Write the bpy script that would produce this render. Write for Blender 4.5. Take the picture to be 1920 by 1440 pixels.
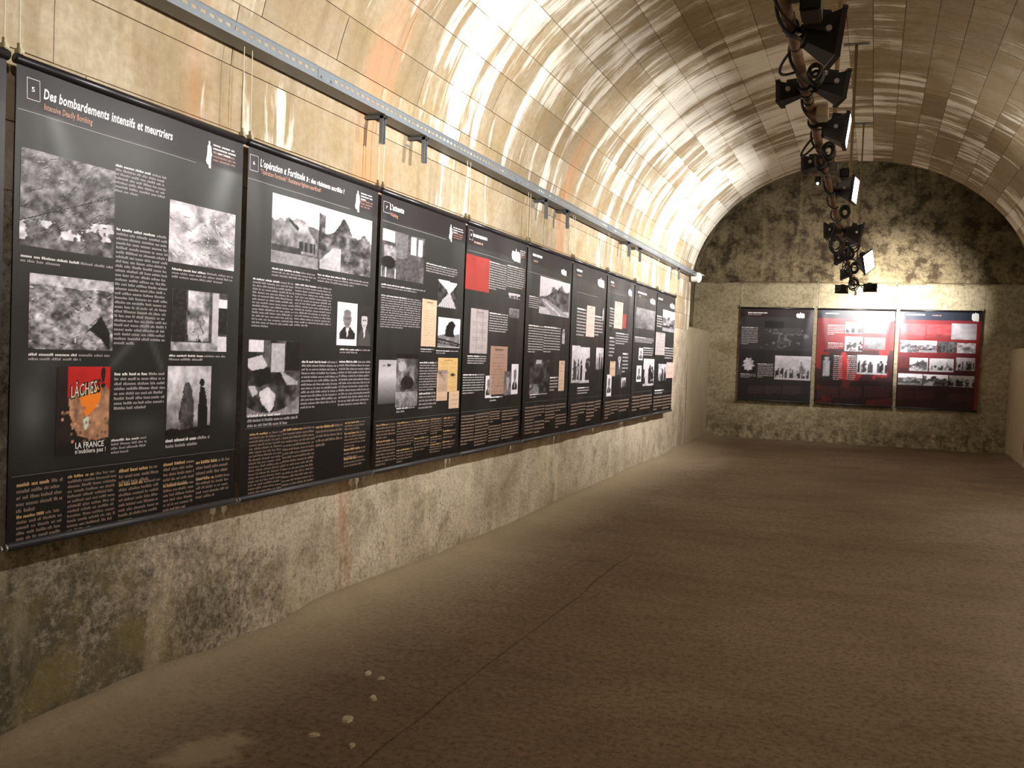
import bpy, bmesh, math, random
import numpy as np
from mathutils import Vector, Matrix, Quaternion

for _o in list(bpy.data.objects):
    bpy.data.objects.remove(_o, do_unlink=True)
scene = bpy.context.scene
COL = scene.collection
random.seed(7)
RNG = np.random.RandomState(11)

# ------------------------------------------------------------------ camera
CAM_R = Vector((0.9326932, 0.3587057, 0.0375977))
CAM_U = Vector((-0.0461764, 0.0153754, 0.9988150))
CAM_F = Vector((-0.3577025, 0.9333241, -0.0309042))
CAM_C = Vector((2.9796, 0.0, 1.6))
cam_data = bpy.data.cameras.new('camera')
cam_data.sensor_width = 36.0
cam_data.lens = 1763.35 / 1920 * 36.0
cam_data.clip_start = 0.05
cam = bpy.data.objects.new('camera', cam_data)
COL.objects.link(cam)
_m = Matrix((CAM_R, CAM_U, -CAM_F)).transposed().to_4x4()
_m.translation = CAM_C
cam.matrix_world = _m
scene.camera = cam

# ------------------------------------------------------------------ world, exposure
world = bpy.data.worlds.new('world')
scene.world = world
world.use_nodes = True
world.node_tree.nodes['Background'].inputs[0].default_value = (0.02, 0.02, 0.02, 1)
world.node_tree.nodes['Background'].inputs[1].default_value = 1.0
scene.view_settings.view_transform = 'Standard'
scene.view_settings.look = 'None'
scene.view_settings.gamma = 1.0
scene.view_settings.use_curve_mapping = False
scene.view_settings.exposure = 0.0

# floodlight settings, in watts: those aimed at the picture wall, the opposite wall, the far wall
P_LEFT, P_RIGHT, P_END = 49.0, 34.0, 62.0
LAMP_COLOUR = (1.0, 0.97, 0.94)
BEAM_L, BEAM_R = 2.15, 2.35            # full opening angle of a flood, radians

# ------------------------------------------------------------------ dimensions (metres)
WALL_X0 = -0.10          # picture wall plane
CX, CZ, EA, EB = 2.57, 2.90, 2.67, 2.13   # vault: half ellipse over vertical walls
WALL_X1 = CX + EA
Y_BACK, Y_ARCH, Y_END = -5.0, 16.70, 19.05
PANEL_Z = 2.15           # board-marked panels start here
W_B, H_B = 1.33, 1.803   # banner sheet
PIPE_X, PIPE_Z = 2.60, 2.98

# ------------------------------------------------------------------ helpers
def lin(c):
    c = np.asarray(c, dtype=float)
    return np.where(c <= 0.04045, c / 12.92, ((c + 0.055) / 1.055) ** 2.4)

def rgb(r, g, b):
    v = lin(np.array([r, g, b]) / 255.0)
    return (float(v[0]), float(v[1]), float(v[2]), 1.0)

def link(o, parent=None):
    COL.objects.link(o)
    if parent is not None:
        o.parent = parent
    return o

def tag(o, label=None, cat=None, group=None, kind=None):
    if label: o['label'] = label
    if cat: o['category'] = cat
    if group: o['group'] = group
    if kind: o['kind'] = kind
    return o

def empty(name, loc, rz=0.0, quat=None):
    o = bpy.data.objects.new(name, None)
    o.empty_display_size = 0.1
    o.location = loc
    if quat is not None:
        o.rotation_mode = 'QUATERNION'
        o.rotation_quaternion = quat
    else:
        o.rotation_euler = (0, 0, rz)
    return link(o)

class MB:
    """collects vertices and faces, built into one mesh object"""
    def __init__(self):
        self.v, self.f, self.c = [], [], []
    def add(self, verts, faces, col=None):
        n = len(self.v)
        self.v.extend([tuple(p) for p in verts])
        self.f.extend([tuple(i + n for i in f) for f in faces])
        if col is not None:
            self.c.extend([tuple(col)] * len(verts))
    def box(self, cx, cy, cz, sx, sy, sz, M=None):
        hx, hy, hz = sx / 2, sy / 2, sz / 2
        vs = [Vector((cx + a * hx, cy + b * hy, cz + c * hz)) for a in (-1, 1) for b in (-1, 1) for c in (-1, 1)]
        if M is not None: vs = [M @ p for p in vs]
        self.add(vs, [(0, 1, 3, 2), (4, 6, 7, 5), (0, 4, 5, 1), (2, 3, 7, 6), (0, 2, 6, 4), (1, 5, 7, 3)])
    def bevel_box(self, cx, cy, cz, sx, sy, sz, b=0.004, M=None):
        bm = bmesh.new()
        bmesh.ops.create_cube(bm, size=1.0, matrix=Matrix.Translation((cx, cy, cz)) @ Matrix.Diagonal((sx, sy, sz, 1)))
        bmesh.ops.bevel(bm, geom=list(bm.edges), offset=b, segments=2, affect='EDGES')
        bm.verts.index_update()
        vs = [(M @ v.co) if M is not None else v.co.copy() for v in bm.verts]
        fs = [[v.index for v in f.verts] for f in bm.faces]
        bm.free()
        self.add(vs, fs)
    def tube(self, pts, r, n=8, caps=True):
        pts = [Vector(p) for p in pts]
        rs = r if isinstance(r, (list, tuple)) else [r] * len(pts)
        t0 = (pts[1] - pts[0]).normalized()
        ref = Vector((0, 0, 1)) if abs(t0.z) < 0.9 else Vector((1, 0, 0))
        nrm = t0.cross(ref).normalized()
        vs, fs = [], []
        for i, p in enumerate(pts):
            t = (pts[min(i + 1, len(pts) - 1)] - pts[max(i - 1, 0)]).normalized()
            nrm = (nrm - t * nrm.dot(t)).normalized()
            bn = t.cross(nrm)
            for k in range(n):
                a = 2 * math.pi * k / n
                vs.append(p + (nrm * math.cos(a) + bn * math.sin(a)) * rs[i])
        for i in range(len(pts) - 1):
            for k in range(n):
                a, b = i * n + k, i * n + (k + 1) % n
                fs.append((a, b, b + n, a + n))
        if caps:
            fs.append(tuple(range(n))[::-1])
            fs.append(tuple((len(pts) - 1) * n + k for k in range(n)))
        self.add(vs, fs)
    def build(self, name, m, parent=None, smooth=False):
        me = bpy.data.meshes.new(name)
        me.from_pydata(self.v, [], self.f)
        if self.c:
            at = me.color_attributes.new('Col', 'FLOAT_COLOR', 'POINT')
            arr = np.ones((len(self.v), 4), dtype=np.float32)
            arr[:, :3] = np.array(self.c, dtype=np.float32)[:, :3]
            at.data.foreach_set('color', arr.ravel())
        if smooth:
            me.polygons.foreach_set('use_smooth', [True] * len(me.polygons))
        me.update()
        me.materials.append(m)
        return link(bpy.data.objects.new(name, me), parent)

def grid_mesh(name, P, m, parent=None, uv=None, col=None, smooth=True, flip=False):
    """P: (nr, nc, 3) array of positions"""
    nr, nc = P.shape[:2]
    idx = np.arange(nr * nc).reshape(nr, nc)
    q = np.stack([idx[:-1, :-1], idx[:-1, 1:], idx[1:, 1:], idx[1:, :-1]], -1).reshape(-1, 4)
    if flip: q = q[:, ::-1]
    me = bpy.data.meshes.new(name)
    me.from_pydata(P.reshape(-1, 3).tolist(), [], q.tolist())
    if uv is not None:
        l = me.uv_layers.new(name='UVMap')
        l.data.foreach_set('uv', uv.reshape(-1, 2)[q.ravel()].astype(np.float32).ravel())
    if col is not None:
        at = me.color_attributes.new('Col', 'FLOAT_COLOR', 'POINT')
        arr = np.ones((nr * nc, 4), dtype=np.float32)
        arr[:, :3] = col.reshape(-1, 3)
        at.data.foreach_set('color', arr.ravel())
    if smooth:
        me.polygons.foreach_set('use_smooth', [True] * len(me.polygons))
    me.update()
    me.materials.append(m)
    return link(bpy.data.objects.new(name, me), parent)

def vnoise(x, y, seed):
    """smooth value noise on arrays x, y"""
    r = np.random.RandomState(seed).rand(64, 64)
    xi, yi = np.floor(x).astype(int), np.floor(y).astype(int)
    fx, fy = x - xi, y - yi
    fx, fy = fx * fx * (3 - 2 * fx), fy * fy * (3 - 2 * fy)
    g = lambda a, b: r[a % 64, b % 64]
    return (g(xi, yi) * (1 - fx) + g(xi + 1, yi) * fx) * (1 - fy) + (g(xi, yi + 1) * (1 - fx) + g(xi + 1, yi + 1) * fx) * fy

def fbm(x, y, seed, oct=4):
    s, a, t = 0, 1.0, 0
    for o in range(oct):
        s = s + a * vnoise(x * 2 ** o + 7.3 * o, y * 2 ** o + 3.1 * o, seed + o)
        t += a; a *= 0.5
    return s / t

# ------------------------------------------------------------------ materials
class NT:
    def __init__(self, name):
        self.m = bpy.data.materials.new(name)
        self.m.use_nodes = True
        self.t = self.m.node_tree
        self.b = self.t.nodes['Principled BSDF']
    def n(self, typ, **kw):
        nd = self.t.nodes.new(typ)
        for k, v in kw.items():
            if k.startswith('i_'):
                key = k[2:]
                nd.inputs[int(key) if key.isdigit() else key].default_value = v
            else: setattr(nd, k, v)
        return nd
    def l(self, a, b): self.t.links.new(a, b)
    def math(self, op, a, b=None, clamp=False):
        nd = self.n('ShaderNodeMath', operation=op, use_clamp=clamp)
        for i, s in enumerate((a, b)):
            if s is None: continue
            if isinstance(s, (int, float)): nd.inputs[i].default_value = s
            else: self.l(s, nd.inputs[i])
        return nd.outputs[0]
    def mix(self, fac, a, b, mode='MIX'):
        nd = self.n('ShaderNodeMix', data_type='RGBA', blend_type=mode)
        for s, i in ((fac, 0), (a, 6), (b, 7)):
            if isinstance(s, (int, float)): nd.inputs[i].default_value = s
            elif isinstance(s, tuple): nd.inputs[i].default_value = s
            else: self.l(s, nd.inputs[i])
        return nd.outputs[2]
    def noise(self, vec, scale, detail=4, rough=0.55, dist=0.0):
        nd = self.n('ShaderNodeTexNoise')
        nd.inputs['Scale'].default_value = scale
        nd.inputs['Detail'].default_value = detail
        nd.inputs['Roughness'].default_value = rough
        nd.inputs['Distortion'].default_value = dist
        if vec is not None: self.l(vec, nd.inputs['Vector'])
        return nd.outputs['Fac']
    def ramp(self, fac, stops, interp='LINEAR'):
        nd = self.n('ShaderNodeValToRGB')
        cr = nd.color_ramp
        cr.interpolation = interp
        while len(cr.elements) < len(stops): cr.elements.new(0.5)
        for e, (p, c) in zip(cr.elements, stops):
            e.position = p
            e.color = (c, c, c, 1) if isinstance(c, (int, float)) else c
        self.l(fac, nd.inputs[0])
        return nd.outputs[0]
    def mapping(self, vec, scale=(1, 1, 1), loc=(0, 0, 0)):
        nd = self.n('ShaderNodeMapping')
        nd.inputs['Scale'].default_value = scale
        nd.inputs['Location'].default_value = loc
        self.l(vec, nd.inputs['Vector'])
        return nd.outputs[0]
    def bump(self, h, strength=0.3, dist=0.01):
        nd = self.n('ShaderNodeBump')
        nd.inputs['Strength'].default_value = strength
        nd.inputs['Distance'].default_value = dist
        self.l(h, nd.inputs['Height'])
        self.l(nd.outputs[0], self.b.inputs['Normal'])
    def base(self, c):
        if isinstance(c, tuple): self.b.inputs['Base Color'].default_value = c
        else: self.l(c, self.b.inputs['Base Color'])
    def set(self, **kw):
        for k, v in kw.items(): self.b.inputs[k.replace('_', ' ')].default_value = v
        return self

def simple(name, c, rough=0.6, metal=0.0, noise_amt=0.25, scale=30.0, spec=0.5):
    t = NT(name)
    tc = t.n('ShaderNodeTexCoord')
    f = t.noise(tc.outputs['Object'], scale, 4)
    dark = tuple(x * (1 - noise_amt) for x in c[:3]) + (1,)
    light = tuple(min(1, x * (1 + noise_amt)) for x in c[:3]) + (1,)
    t.base(t.mix(f, dark, light))
    t.set(Roughness=rough, Metallic=metal)
    t.b.inputs['Specular IOR Level'].default_value = spec
    return t.m

def mat_vault():
    """board-marked concrete: per-panel tone, lime runs down the curve, rust runs"""
    t = NT('board_marked_concrete')
    uv = t.n('ShaderNodeUVMap').outputs[0]
    at = t.n('ShaderNodeVertexColor', layer_name='Col')
    sep = t.n('ShaderNodeSeparateColor'); t.l(at.outputs[0], sep.inputs[0])
    tone, eff = sep.outputs[0], sep.outputs[1]
    sx = t.n('ShaderNodeSeparateXYZ'); t.l(uv, sx.inputs[0])
    U, V = sx.outputs[0], sx.outputs[1]
    big = t.noise(t.mapping(uv, (0.55, 0.8, 1)), 1.0, 5)
    mid = t.noise(t.mapping(uv, (1.5, 1.5, 1)), 1.6, 6, 0.6)
    fine = t.noise(t.mapping(uv, (1, 1, 1)), 22, 5, 0.65)
    c = t.mix(big, rgb(152, 136, 112), rgb(204, 192, 167))
    c = t.mix(t.math('MULTIPLY', tone, 0.75), c, rgb(104, 86, 64))
    c = t.mix(t.ramp(mid, [(0.42, 0.0), (0.66, 0.75)]), c, rgb(150, 128, 90))
    olive = t.noise(t.mapping(uv, (1.2, 0.7, 1), (7, 3, 0)), 2.2, 7, 0.65)
    c = t.mix(t.ramp(olive, [(0.48, 0.0), (0.66, 0.65)]), c, rgb(132, 116, 84))
    c = t.mix(t.ramp(t.noise(t.mapping(uv, (9, 0.9, 1), (1, 4, 0)), 1.0, 5, 0.6), [(0.5, 0.0), (0.72, 0.5)]), c, rgb(118, 98, 72))
    c = t.mix(t.ramp(fine, [(0.3, 0.35), (0.62, 0.0)]), c, rgb(112, 92, 64))
    # white lime streaks, long down the curve (V) and narrow along the tunnel (U)
    wob = t.math('MULTIPLY', t.math('SUBTRACT', t.noise(t.mapping(uv, (0.6, 0.8, 1), (3, 5, 0)), 1.0, 2), 0.5), 0.35)
    U2 = t.math('ADD', U, wob)
    cb = t.n('ShaderNodeCombineXYZ'); t.l(U2, cb.inputs[0]); t.l(V, cb.inputs[1])
    st = t.noise(t.mapping(cb.outputs[0], (4.2, 0.36, 1)), 1.0, 3, 0.5)
    st2 = t.noise(t.mapping(cb.outputs[0], (19.0, 1.0, 1), (9, 2, 0)), 1.0, 5, 0.62)
    st3 = t.noise(t.mapping(cb.outputs[0], (60.0, 2.4, 1), (2, 6, 0)), 1.0, 4, 0.65)
    patch = t.noise(t.mapping(uv, (0.8, 1.0, 1), (4, 1, 0)), 1.3, 4, 0.6)
    band = t.ramp(t.math('DIVIDE', U2, 20.0), [(0.0, .3), (0.15, .38), (0.2, .62), (0.225, .42), (0.28, .45), (0.325, .95), (0.345, 1.0), (0.37, .62), (0.41, .66),
                                                (0.45, .45), (0.50, .72), (0.535, 1.0), (0.57, .75), (0.62, .9), (0.70, .95), (0.78, 1.0), (0.86, .95)])
    amt = t.math('MULTIPLY', band, 0.30)
    amt = t.math('ADD', amt, t.math('MULTIPLY', st, 0.75))
    amt = t.math('ADD', amt, t.math('MULTIPLY', st2, 0.42))
    amt = t.math('ADD', amt, t.math('MULTIPLY', st3, 0.20))
    amt = t.math('ADD', amt, t.math('MULTIPLY', patch, 0.40))
    amt = t.math('ADD', amt, t.math('MULTIPLY', eff, 0.26))
    hs = t.ramp(t.math('DIVIDE', V, 10.0), [(0.0, 0.06), (0.08, 0.06), (0.15, 0.13), (0.26, 0.20), (0.40, 0.16), (0.48, 0.06), (0.58, 0.02), (0.70, 0.05), (0.85, 0.12)])
    amt = t.math('ADD', amt, hs)
    amt = t.math('MULTIPLY', amt, 0.6)
    white = t.ramp(amt, [(0.832, 0.0), (0.862, 0.55), (0.92, 1.0)])
    c = t.mix(t.math('MULTIPLY', white, 0.92), c, rgb(240, 235, 222))
    # rust runs at a few fixed places
    U3 = t.math('ADD', U, t.math('MULTIPLY', wob, 0.25))
    rr = t.ramp(t.math('DIVIDE', U3, 20.0), [(0.0, 0), (0.178, 0), (0.184, .55), (0.19, 0), (0.255, 0), (0.263, 1), (0.272, .7), (0.28, 0), (0.452, 0), (0.463, 1), (0.475, 0), (0.61, 0), (0.617, .5), (0.625, 0)])
    rn = t.ramp(t.noise(t.mapping(uv, (14, 0.45, 1), (1, 8, 0)), 1.2, 6, 0.65), [(0.34, 0.0), (0.58, 1.0)])
    rv = t.ramp(t.math('DIVIDE', V, 10.0), [(0.0, 0.5), (0.05, 1.0), (0.13, 0.9), (0.19, 0.3), (0.26, 0.0)])
    rust = t.math('MULTIPLY', t.math('MULTIPLY', rr, rn), rv)
    c = t.mix(t.math('MULTIPLY', rust, 0.8), c, rgb(180, 124, 86))
    t.base(c)
    t.set(Roughness=0.88)
    t.b.inputs['Specular IOR Level'].default_value = 0.25
    t.bump(t.math('ADD', fine, t.math('MULTIPLY', st2, 0.5)), 0.35, 0.008)
    return t.m

def mat_lower_wall():
    """cast concrete foot of the walls: porous aggregate, damp dark patches, rust run"""
    t = NT('porous_wall_concrete')
    g = t.n('ShaderNodeNewGeometry').outputs['Position']
    sx = t.n('ShaderNodeSeparateXYZ'); t.l(g, sx.inputs[0])
    Y, Z = sx.outputs[1], sx.outputs[2]
    big = t.noise(g, 0.9, 5)
    mid = t.noise(g, 4.5, 6, 0.65)
    fine = t.noise(g, 38, 4, 0.7)
    grit = t.n('ShaderNodeTexVoronoi', feature='F1'); grit.inputs['Scale'].default_value = 30; t.l(g, grit.inputs['Vector'])
    c = t.mix(t.ramp(big, [(0.35, 0.0), (0.65, 1.0)]), rgb(178, 162, 141), rgb(208, 194, 173))
    c = t.mix(t.ramp(mid, [(0.45, 0.0), (0.7, 0.75)]), c, rgb(132, 121, 94))
    c = t.mix(t.ramp(fine, [(0.35, 0.5), (0.55, 0.0)]), c, rgb(98, 86, 68))
    # honeycombed dark aggregate, strongest low down near the first banner
    reg = t.math('ADD', t.math('MULTIPLY', t.ramp(t.math('DIVIDE', Y, 20.0), [(0.0, .9), (0.14, .8), (0.19, .5), (0.25, .16), (0.5, .12), (1, .1)]), 0.42),
                 t.math('MULTIPLY', t.ramp(Z, [(0.0, 1.0), (0.35, .8), (0.75, .35), (1.0, 0.0)]), 0.16))
    dark = t.math('ADD', t.math('MULTIPLY', t.noise(g, 24, 6, 0.8), 0.75), t.math('MULTIPLY', t.noise(g, 3.0, 4), 0.3))
    dark = t.math('ADD', dark, t.math('SUBTRACT', reg, 0.36))
    c = t.mix(t.ramp(dark, [(0.51, 0.0), (0.63, 0.85)]), c, rgb(60, 54, 40))
    moss = t.math('MULTIPLY', t.ramp(t.noise(g, 3.4, 5), [(0.48, 0.0), (0.66, 0.6)]), t.ramp(t.math('DIVIDE', Y, 20.0), [(0.0, 1.0), (0.16, .9), (0.24, 0.1), (1.0, 0.0)]))
    c = t.mix(moss, c, rgb(142, 126, 74))
    streak = t.noise(t.mapping(g, (1, 3.2, 0.5)), 1.4, 5)
    c = t.mix(t.ramp(streak, [(0.56, 0.0), (0.7, 0.45)]), c, rgb(222, 205, 172))
    rr = t.ramp(t.math('DIVIDE', Y, 20.0), [(0.0, 0), (0.252, 0), (0.2585, 1), (0.266, 0)])
    rn = t.ramp(t.noise(t.mapping(g, (1, 6, 1.2)), 2.0, 4), [(0.40, 0.0), (0.62, 0.9)])
    c = t.mix(t.math('MULTIPLY', rr, rn), c, rgb(150, 86, 36))
    t.base(c)
    t.set(Roughness=0.92)
    t.b.inputs['Specular IOR Level'].default_value = 0.2
    h = t.math('ADD', t.math('MULTIPLY', mid, 1.2), t.math('MULTIPLY', fine, 0.5))
    t.bump(t.math('SUBTRACT', h, t.math('MULTIPLY', t.ramp(dark, [(0.45, 0.0), (0.6, 1.0)]), 0.6)), 0.7, 0.02)
    return t.m

def mat_floor():
    t = NT('dusty_concrete_floor')
    g = t.n('ShaderNodeNewGeometry').outputs['Position']
    big = t.noise(g, 0.55, 5)
    brush = t.noise(t.mapping(g, (0.8, 2.0, 1)), 1.5, 8, 0.72, 0.3)
    fine = t.noise(g, 28, 6, 0.85)
    spk = t.noise(g, 95, 2, 0.8)
    c = t.mix(t.ramp(big, [(0.35, 0.0), (0.65, 1.0)]), rgb(128, 111, 92), rgb(150, 132, 110))
    c = t.mix(t.ramp(brush, [(0.46, 0.0), (0.74, 0.5)]), c, rgb(96, 79, 62))
    c = t.mix(t.ramp(fine, [(0.36, 0.75), (0.54, 0.0)]), c, rgb(78, 64, 48))
    c = t.mix(t.ramp(spk, [(0.58, 0.0), (0.76, 0.3)]), c, rgb(160, 143, 114))
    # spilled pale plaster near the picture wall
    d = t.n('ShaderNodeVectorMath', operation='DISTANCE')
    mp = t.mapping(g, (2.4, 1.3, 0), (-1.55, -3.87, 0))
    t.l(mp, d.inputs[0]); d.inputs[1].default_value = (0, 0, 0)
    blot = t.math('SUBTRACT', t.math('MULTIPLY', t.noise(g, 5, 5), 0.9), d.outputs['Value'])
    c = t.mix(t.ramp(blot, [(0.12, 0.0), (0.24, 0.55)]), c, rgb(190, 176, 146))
    # lighter swept dust along the walls
    sx = t.n('ShaderNodeSeparateXYZ'); t.l(g, sx.inputs[0])
    near = t.ramp(sx.outputs[0], [(0.0, 1.0), (0.25, 0.6), (0.6, 0.0)])
    c = t.mix(t.math('MULTIPLY', near, 0.55), c, rgb(164, 149, 120))
    t.base(c)
    t.set(Roughness=0.9)
    t.b.inputs['Specular IOR Level'].default_value = 0.2
    t.bump(t.math('ADD', fine, t.math('MULTIPLY', brush, 0.5)), 0.5, 0.012)
    return t.m

def mat_end_wall(name, rough_top):
    t = NT(name)
    g = t.n('ShaderNodeNewGeometry').outputs['Position']
    sx = t.n('ShaderNodeSeparateXYZ'); t.l(g, sx.inputs[0])
    big = t.noise(t.mapping(g, (0.6, 1, 1.0)), 0.9, 5)
    mid = t.noise(t.mapping(g, (1.0, 1, 1.6)), 2.6, 7, 0.68)
    fine = t.noise(g, 16, 5, 0.72)
    vert = t.noise(t.mapping(g, (5, 1, 0.45)), 1.0, 4)
    if rough_top:
        c = t.mix(t.ramp(big, [(0.32, 0.0), (0.68, 1.0)]), rgb(106, 92, 70), rgb(172, 156, 122))
        c = t.mix(t.ramp(t.noise(g, 3.2, 8, 0.75), [(0.46, 0.0), (0.58, 0.9)]), c, rgb(62, 50, 36))
        c = t.mix(t.ramp(vert, [(0.55, 0.0), (0.7, 0.5)]), c, rgb(176, 160, 120))
    else:
        c = t.mix(t.ramp(big, [(0.3, 0.0), (0.7, 1.0)]), rgb(160, 147, 118), rgb(190, 178, 148))
        c = t.mix(t.ramp(mid, [(0.48, 0.0), (0.7, 0.6)]), c, rgb(108, 94, 58))
        low = t.ramp(sx.outputs[2], [(0.0, 1.0), (0.35, 0.9), (0.75, 0.3), (1.0, 0.0)])
        c = t.mix(t.math('MULTIPLY', low, t.ramp(t.noise(g, 7, 6, 0.75), [(0.42, 0.0), (0.6, 0.8)])), c, rgb(74, 62, 40))
        c = t.mix(t.math('MULTIPLY', low, t.ramp(t.noise(t.mapping(g, (2, 1, 0.7)), 4, 4), [(0.55, 0.0), (0.7, 0.6)])), c, rgb(214, 200, 166))
    c = t.mix(t.ramp(fine, [(0.32, 0.55), (0.55, 0.0)]), c, rgb(76, 62, 42))
    t.base(c)
    t.set(Roughness=0.92)
    t.b.inputs['Specular IOR Level'].default_value = 0.2
    t.bump(t.math('ADD', mid, t.math('MULTIPLY', fine, 0.5)), 1.0, 0.06 if rough_top else 0.015)
    return t.m

def mat_print():
    """printed vinyl: the ink colour is stored per vertex"""
    t = NT('printed_vinyl')
    at = t.n('ShaderNodeVertexColor', layer_name='Col')
    t.base(at.outputs[0])
    t.set(Roughness=0.42)
    t.b.inputs['Specular IOR Level'].default_value = 0.35
    return t.m

def mat_emit(name, c, strength):
    t = NT(name)
    t.base((0.8, 0.8, 0.8, 1))
    t.b.inputs['Emission Color'].default_value = c
    t.b.inputs['Emission Strength'].default_value = strength
    return t.m

def mat_pipe():
    t = NT('rusty_scaffold_pipe')
    tc = t.n('ShaderNodeTexCoord').outputs['Object']
    a = t.noise(t.mapping(tc, (1, 1.0, 1)), 5.0, 6, 0.7)
    c = t.mix(t.ramp(a, [(0.38, 0.0), (0.6, 1.0)]), rgb(92, 56, 40), rgb(150, 118, 92))
    b = t.noise(tc, 40, 4)
    c = t.mix(t.ramp(b, [(0.5, 0.0), (0.7, 0.7)]), c, rgb(60, 36, 30))
    t.base(c); t.set(Roughness=0.65, Metallic=0.15)
    return t.m

M = dict(
    vault=mat_vault(), lower=mat_lower_wall(), floor=mat_floor(),
    end_top=mat_end_wall('eroded_end_wall', True), end_low=mat_end_wall('smooth_end_wall', False),
    block=simple('pale_block_concrete', rgb(176, 163, 136), 0.9, 0, 0.2, 3.0, 0.2),
    print=mat_print(),
    black_rod=simple('black_banner_rod', rgb(26, 24, 27), 0.35, 0, 0.15),
    grey_rod=simple('dark_grey_banner_rod', rgb(50, 50, 54), 0.45, 0, 0.15),
    clip=simple('brass_clip', rgb(150, 142, 116), 0.4, 0.7, 0.15),
    wire=simple('clear_pale_wire', rgb(205, 196, 170), 0.4, 0.0, 0.1),
    galv=simple('galvanised_steel', rgb(132, 140, 146), 0.42, 0.55, 0.2, 60.0),
    galv_dark=simple('dull_galvanised_steel', rgb(112, 112, 112), 0.5, 0.5, 0.2, 60.0),
    pipe=mat_pipe(),
    black=simple('black_lamp_metal', rgb(20, 20, 21), 0.5, 0.0, 0.2, 40.0),
    black_cable=simple('black_cable_rubber', rgb(17, 17, 18), 0.55, 0.0, 0.2),
    steel=simple('bright_steel', rgb(160, 160, 158), 0.35, 0.8, 0.1),
    beige=simple('beige_plastic', rgb(176, 166, 140), 0.6, 0.0, 0.1),
    white=simple('white_plastic', rgb(235, 232, 222), 0.5, 0.0, 0.05),
    rod=simple('weathered_hanger_rod', rgb(132, 112, 82), 0.7, 0.1, 0.3, 12.0),
    chip=simple('pale_plaster_chip', rgb(202, 190, 164), 0.9, 0.0, 0.15),
    lens=mat_emit('glowing_lamp_glass', (1.0, 0.96, 0.9, 1), 14.0),
    led=mat_emit('green_indicator', (0.6, 1.0, 0.85, 1), 6.0),
    bulkhead=mat_emit('lit_bulkhead_diffuser', (1.0, 0.95, 0.86, 1), 2.5),
)

# ================================================================== the vault
def _profile():
    pts = [(WALL_X0, PANEL_Z), (WALL_X0, CZ)]
    for i in range(1, 400):
        a = math.pi - math.pi * i / 400
        pts.append((CX + EA * math.cos(a), CZ + EB * math.sin(a)))
    pts += [(WALL_X1, CZ), (WALL_X1, PANEL_Z)]
    P = np.array(pts)
    s = np.concatenate([[0], np.cumsum(np.hypot(*(P[1:] - P[:-1]).T))])
    return P, s
PROF, PROF_S = _profile()
S_MAX = float(PROF_S[-1])

def prof(s):
    """point and inward normal at arc length s (array)"""
    s = np.asarray(s, float)
    x, z = np.interp(s, PROF_S, PROF[:, 0]), np.interp(s, PROF_S, PROF[:, 1])
    e = 0.02
    x1, z1 = np.interp(s + e, PROF_S, PROF[:, 0]), np.interp(s + e, PROF_S, PROF[:, 1])
    x0, z0 = np.interp(s - e, PROF_S, PROF[:, 0]), np.interp(s - e, PROF_S, PROF[:, 1])
    tx, tz = x1 - x0, z1 - z0
    L = np.hypot(tx, tz)
    return x, z, tz / L, -tx / L      # inward = right of travel

RECESS = 0.009
# backing shell (the joints between the panels show it)
ss = np.linspace(0, S_MAX, 120)
yy = np.linspace(Y_BACK, Y_ARCH, 40)
px, pz, nx, nz = prof(ss)
P = np.zeros((len(yy), len(ss), 3))
P[..., 0] = px - nx * RECESS; P[..., 1] = yy[:, None]; P[..., 2] = pz - nz * RECESS
UV = np.zeros((len(yy), len(ss), 2)); UV[..., 0] = yy[:, None]; UV[..., 1] = ss + 0.0
colr = np.zeros((len(yy), len(ss), 3)); colr[..., 0] = 0.85; colr[..., 1] = 0.2
ceiling = grid_mesh('ceiling', P, M['vault'], None, UV, colr, True, True)
tag(ceiling, 'barrel vault of board-marked concrete streaked with white lime and rust', kind='structure')

def cam_px(p):
    d = Vector(p) - CAM_C
    z = d.dot(CAM_F)
    if z < 0.2: return None
    return 960 + 1763.35 * d.dot(CAM_R) / z, 720 - 1763.35 * d.dot(CAM_U) / z, z

def panel_geo(s0, s1, y0, y1, proud, n=3):
    g = 0.0028
    s = np.linspace(s0 + g, s1 - g, n + 1)
    x, z, nx, nz = prof(s)
    fx, fz = x + nx * (proud), z + nz * (proud)
    bx_, bz_ = x - nx * RECESS, z - nz * RECESS
    ya, yb = y0 + g, y1 - g
    vs, uv, fs = [], [], []
    def v(a, b, c, u, w):
        vs.append((a, b, c)); uv.append((u, w)); return len(vs) - 1
    for i in range(n + 1):
        v(fx[i], ya, fz[i], ya, s[i]); v(fx[i], yb, fz[i], yb, s[i])
    for i in range(n): fs.append((2 * i, 2 * i + 1, 2 * i + 3, 2 * i + 2))
    for (yv, k) in ((ya, 0), (yb, 1)):
        for i in range(n):
            a = v(fx[i], yv, fz[i], yv, s[i]); b = v(fx[i + 1], yv, fz[i + 1], yv, s[i + 1])
            c = v(bx_[i + 1], yv, bz_[i + 1], yv, s[i + 1]); d = v(bx_[i], yv, bz_[i], yv, s[i])
            fs.append((a, b, c, d) if k == 0 else (d, c, b, a))
    for i in (0, n):
        a = v(fx[i], ya, fz[i], ya, s[i]); b = v(fx[i], yb, fz[i], yb, s[i])
        c = v(bx_[i], yb, bz_[i], yb, s[i]); d = v(bx_[i], ya, bz_[i], ya, s[i])
        fs.append((d, c, b, a) if i == 0 else (a, b, c, d))
    return vs, uv, fs

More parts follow.
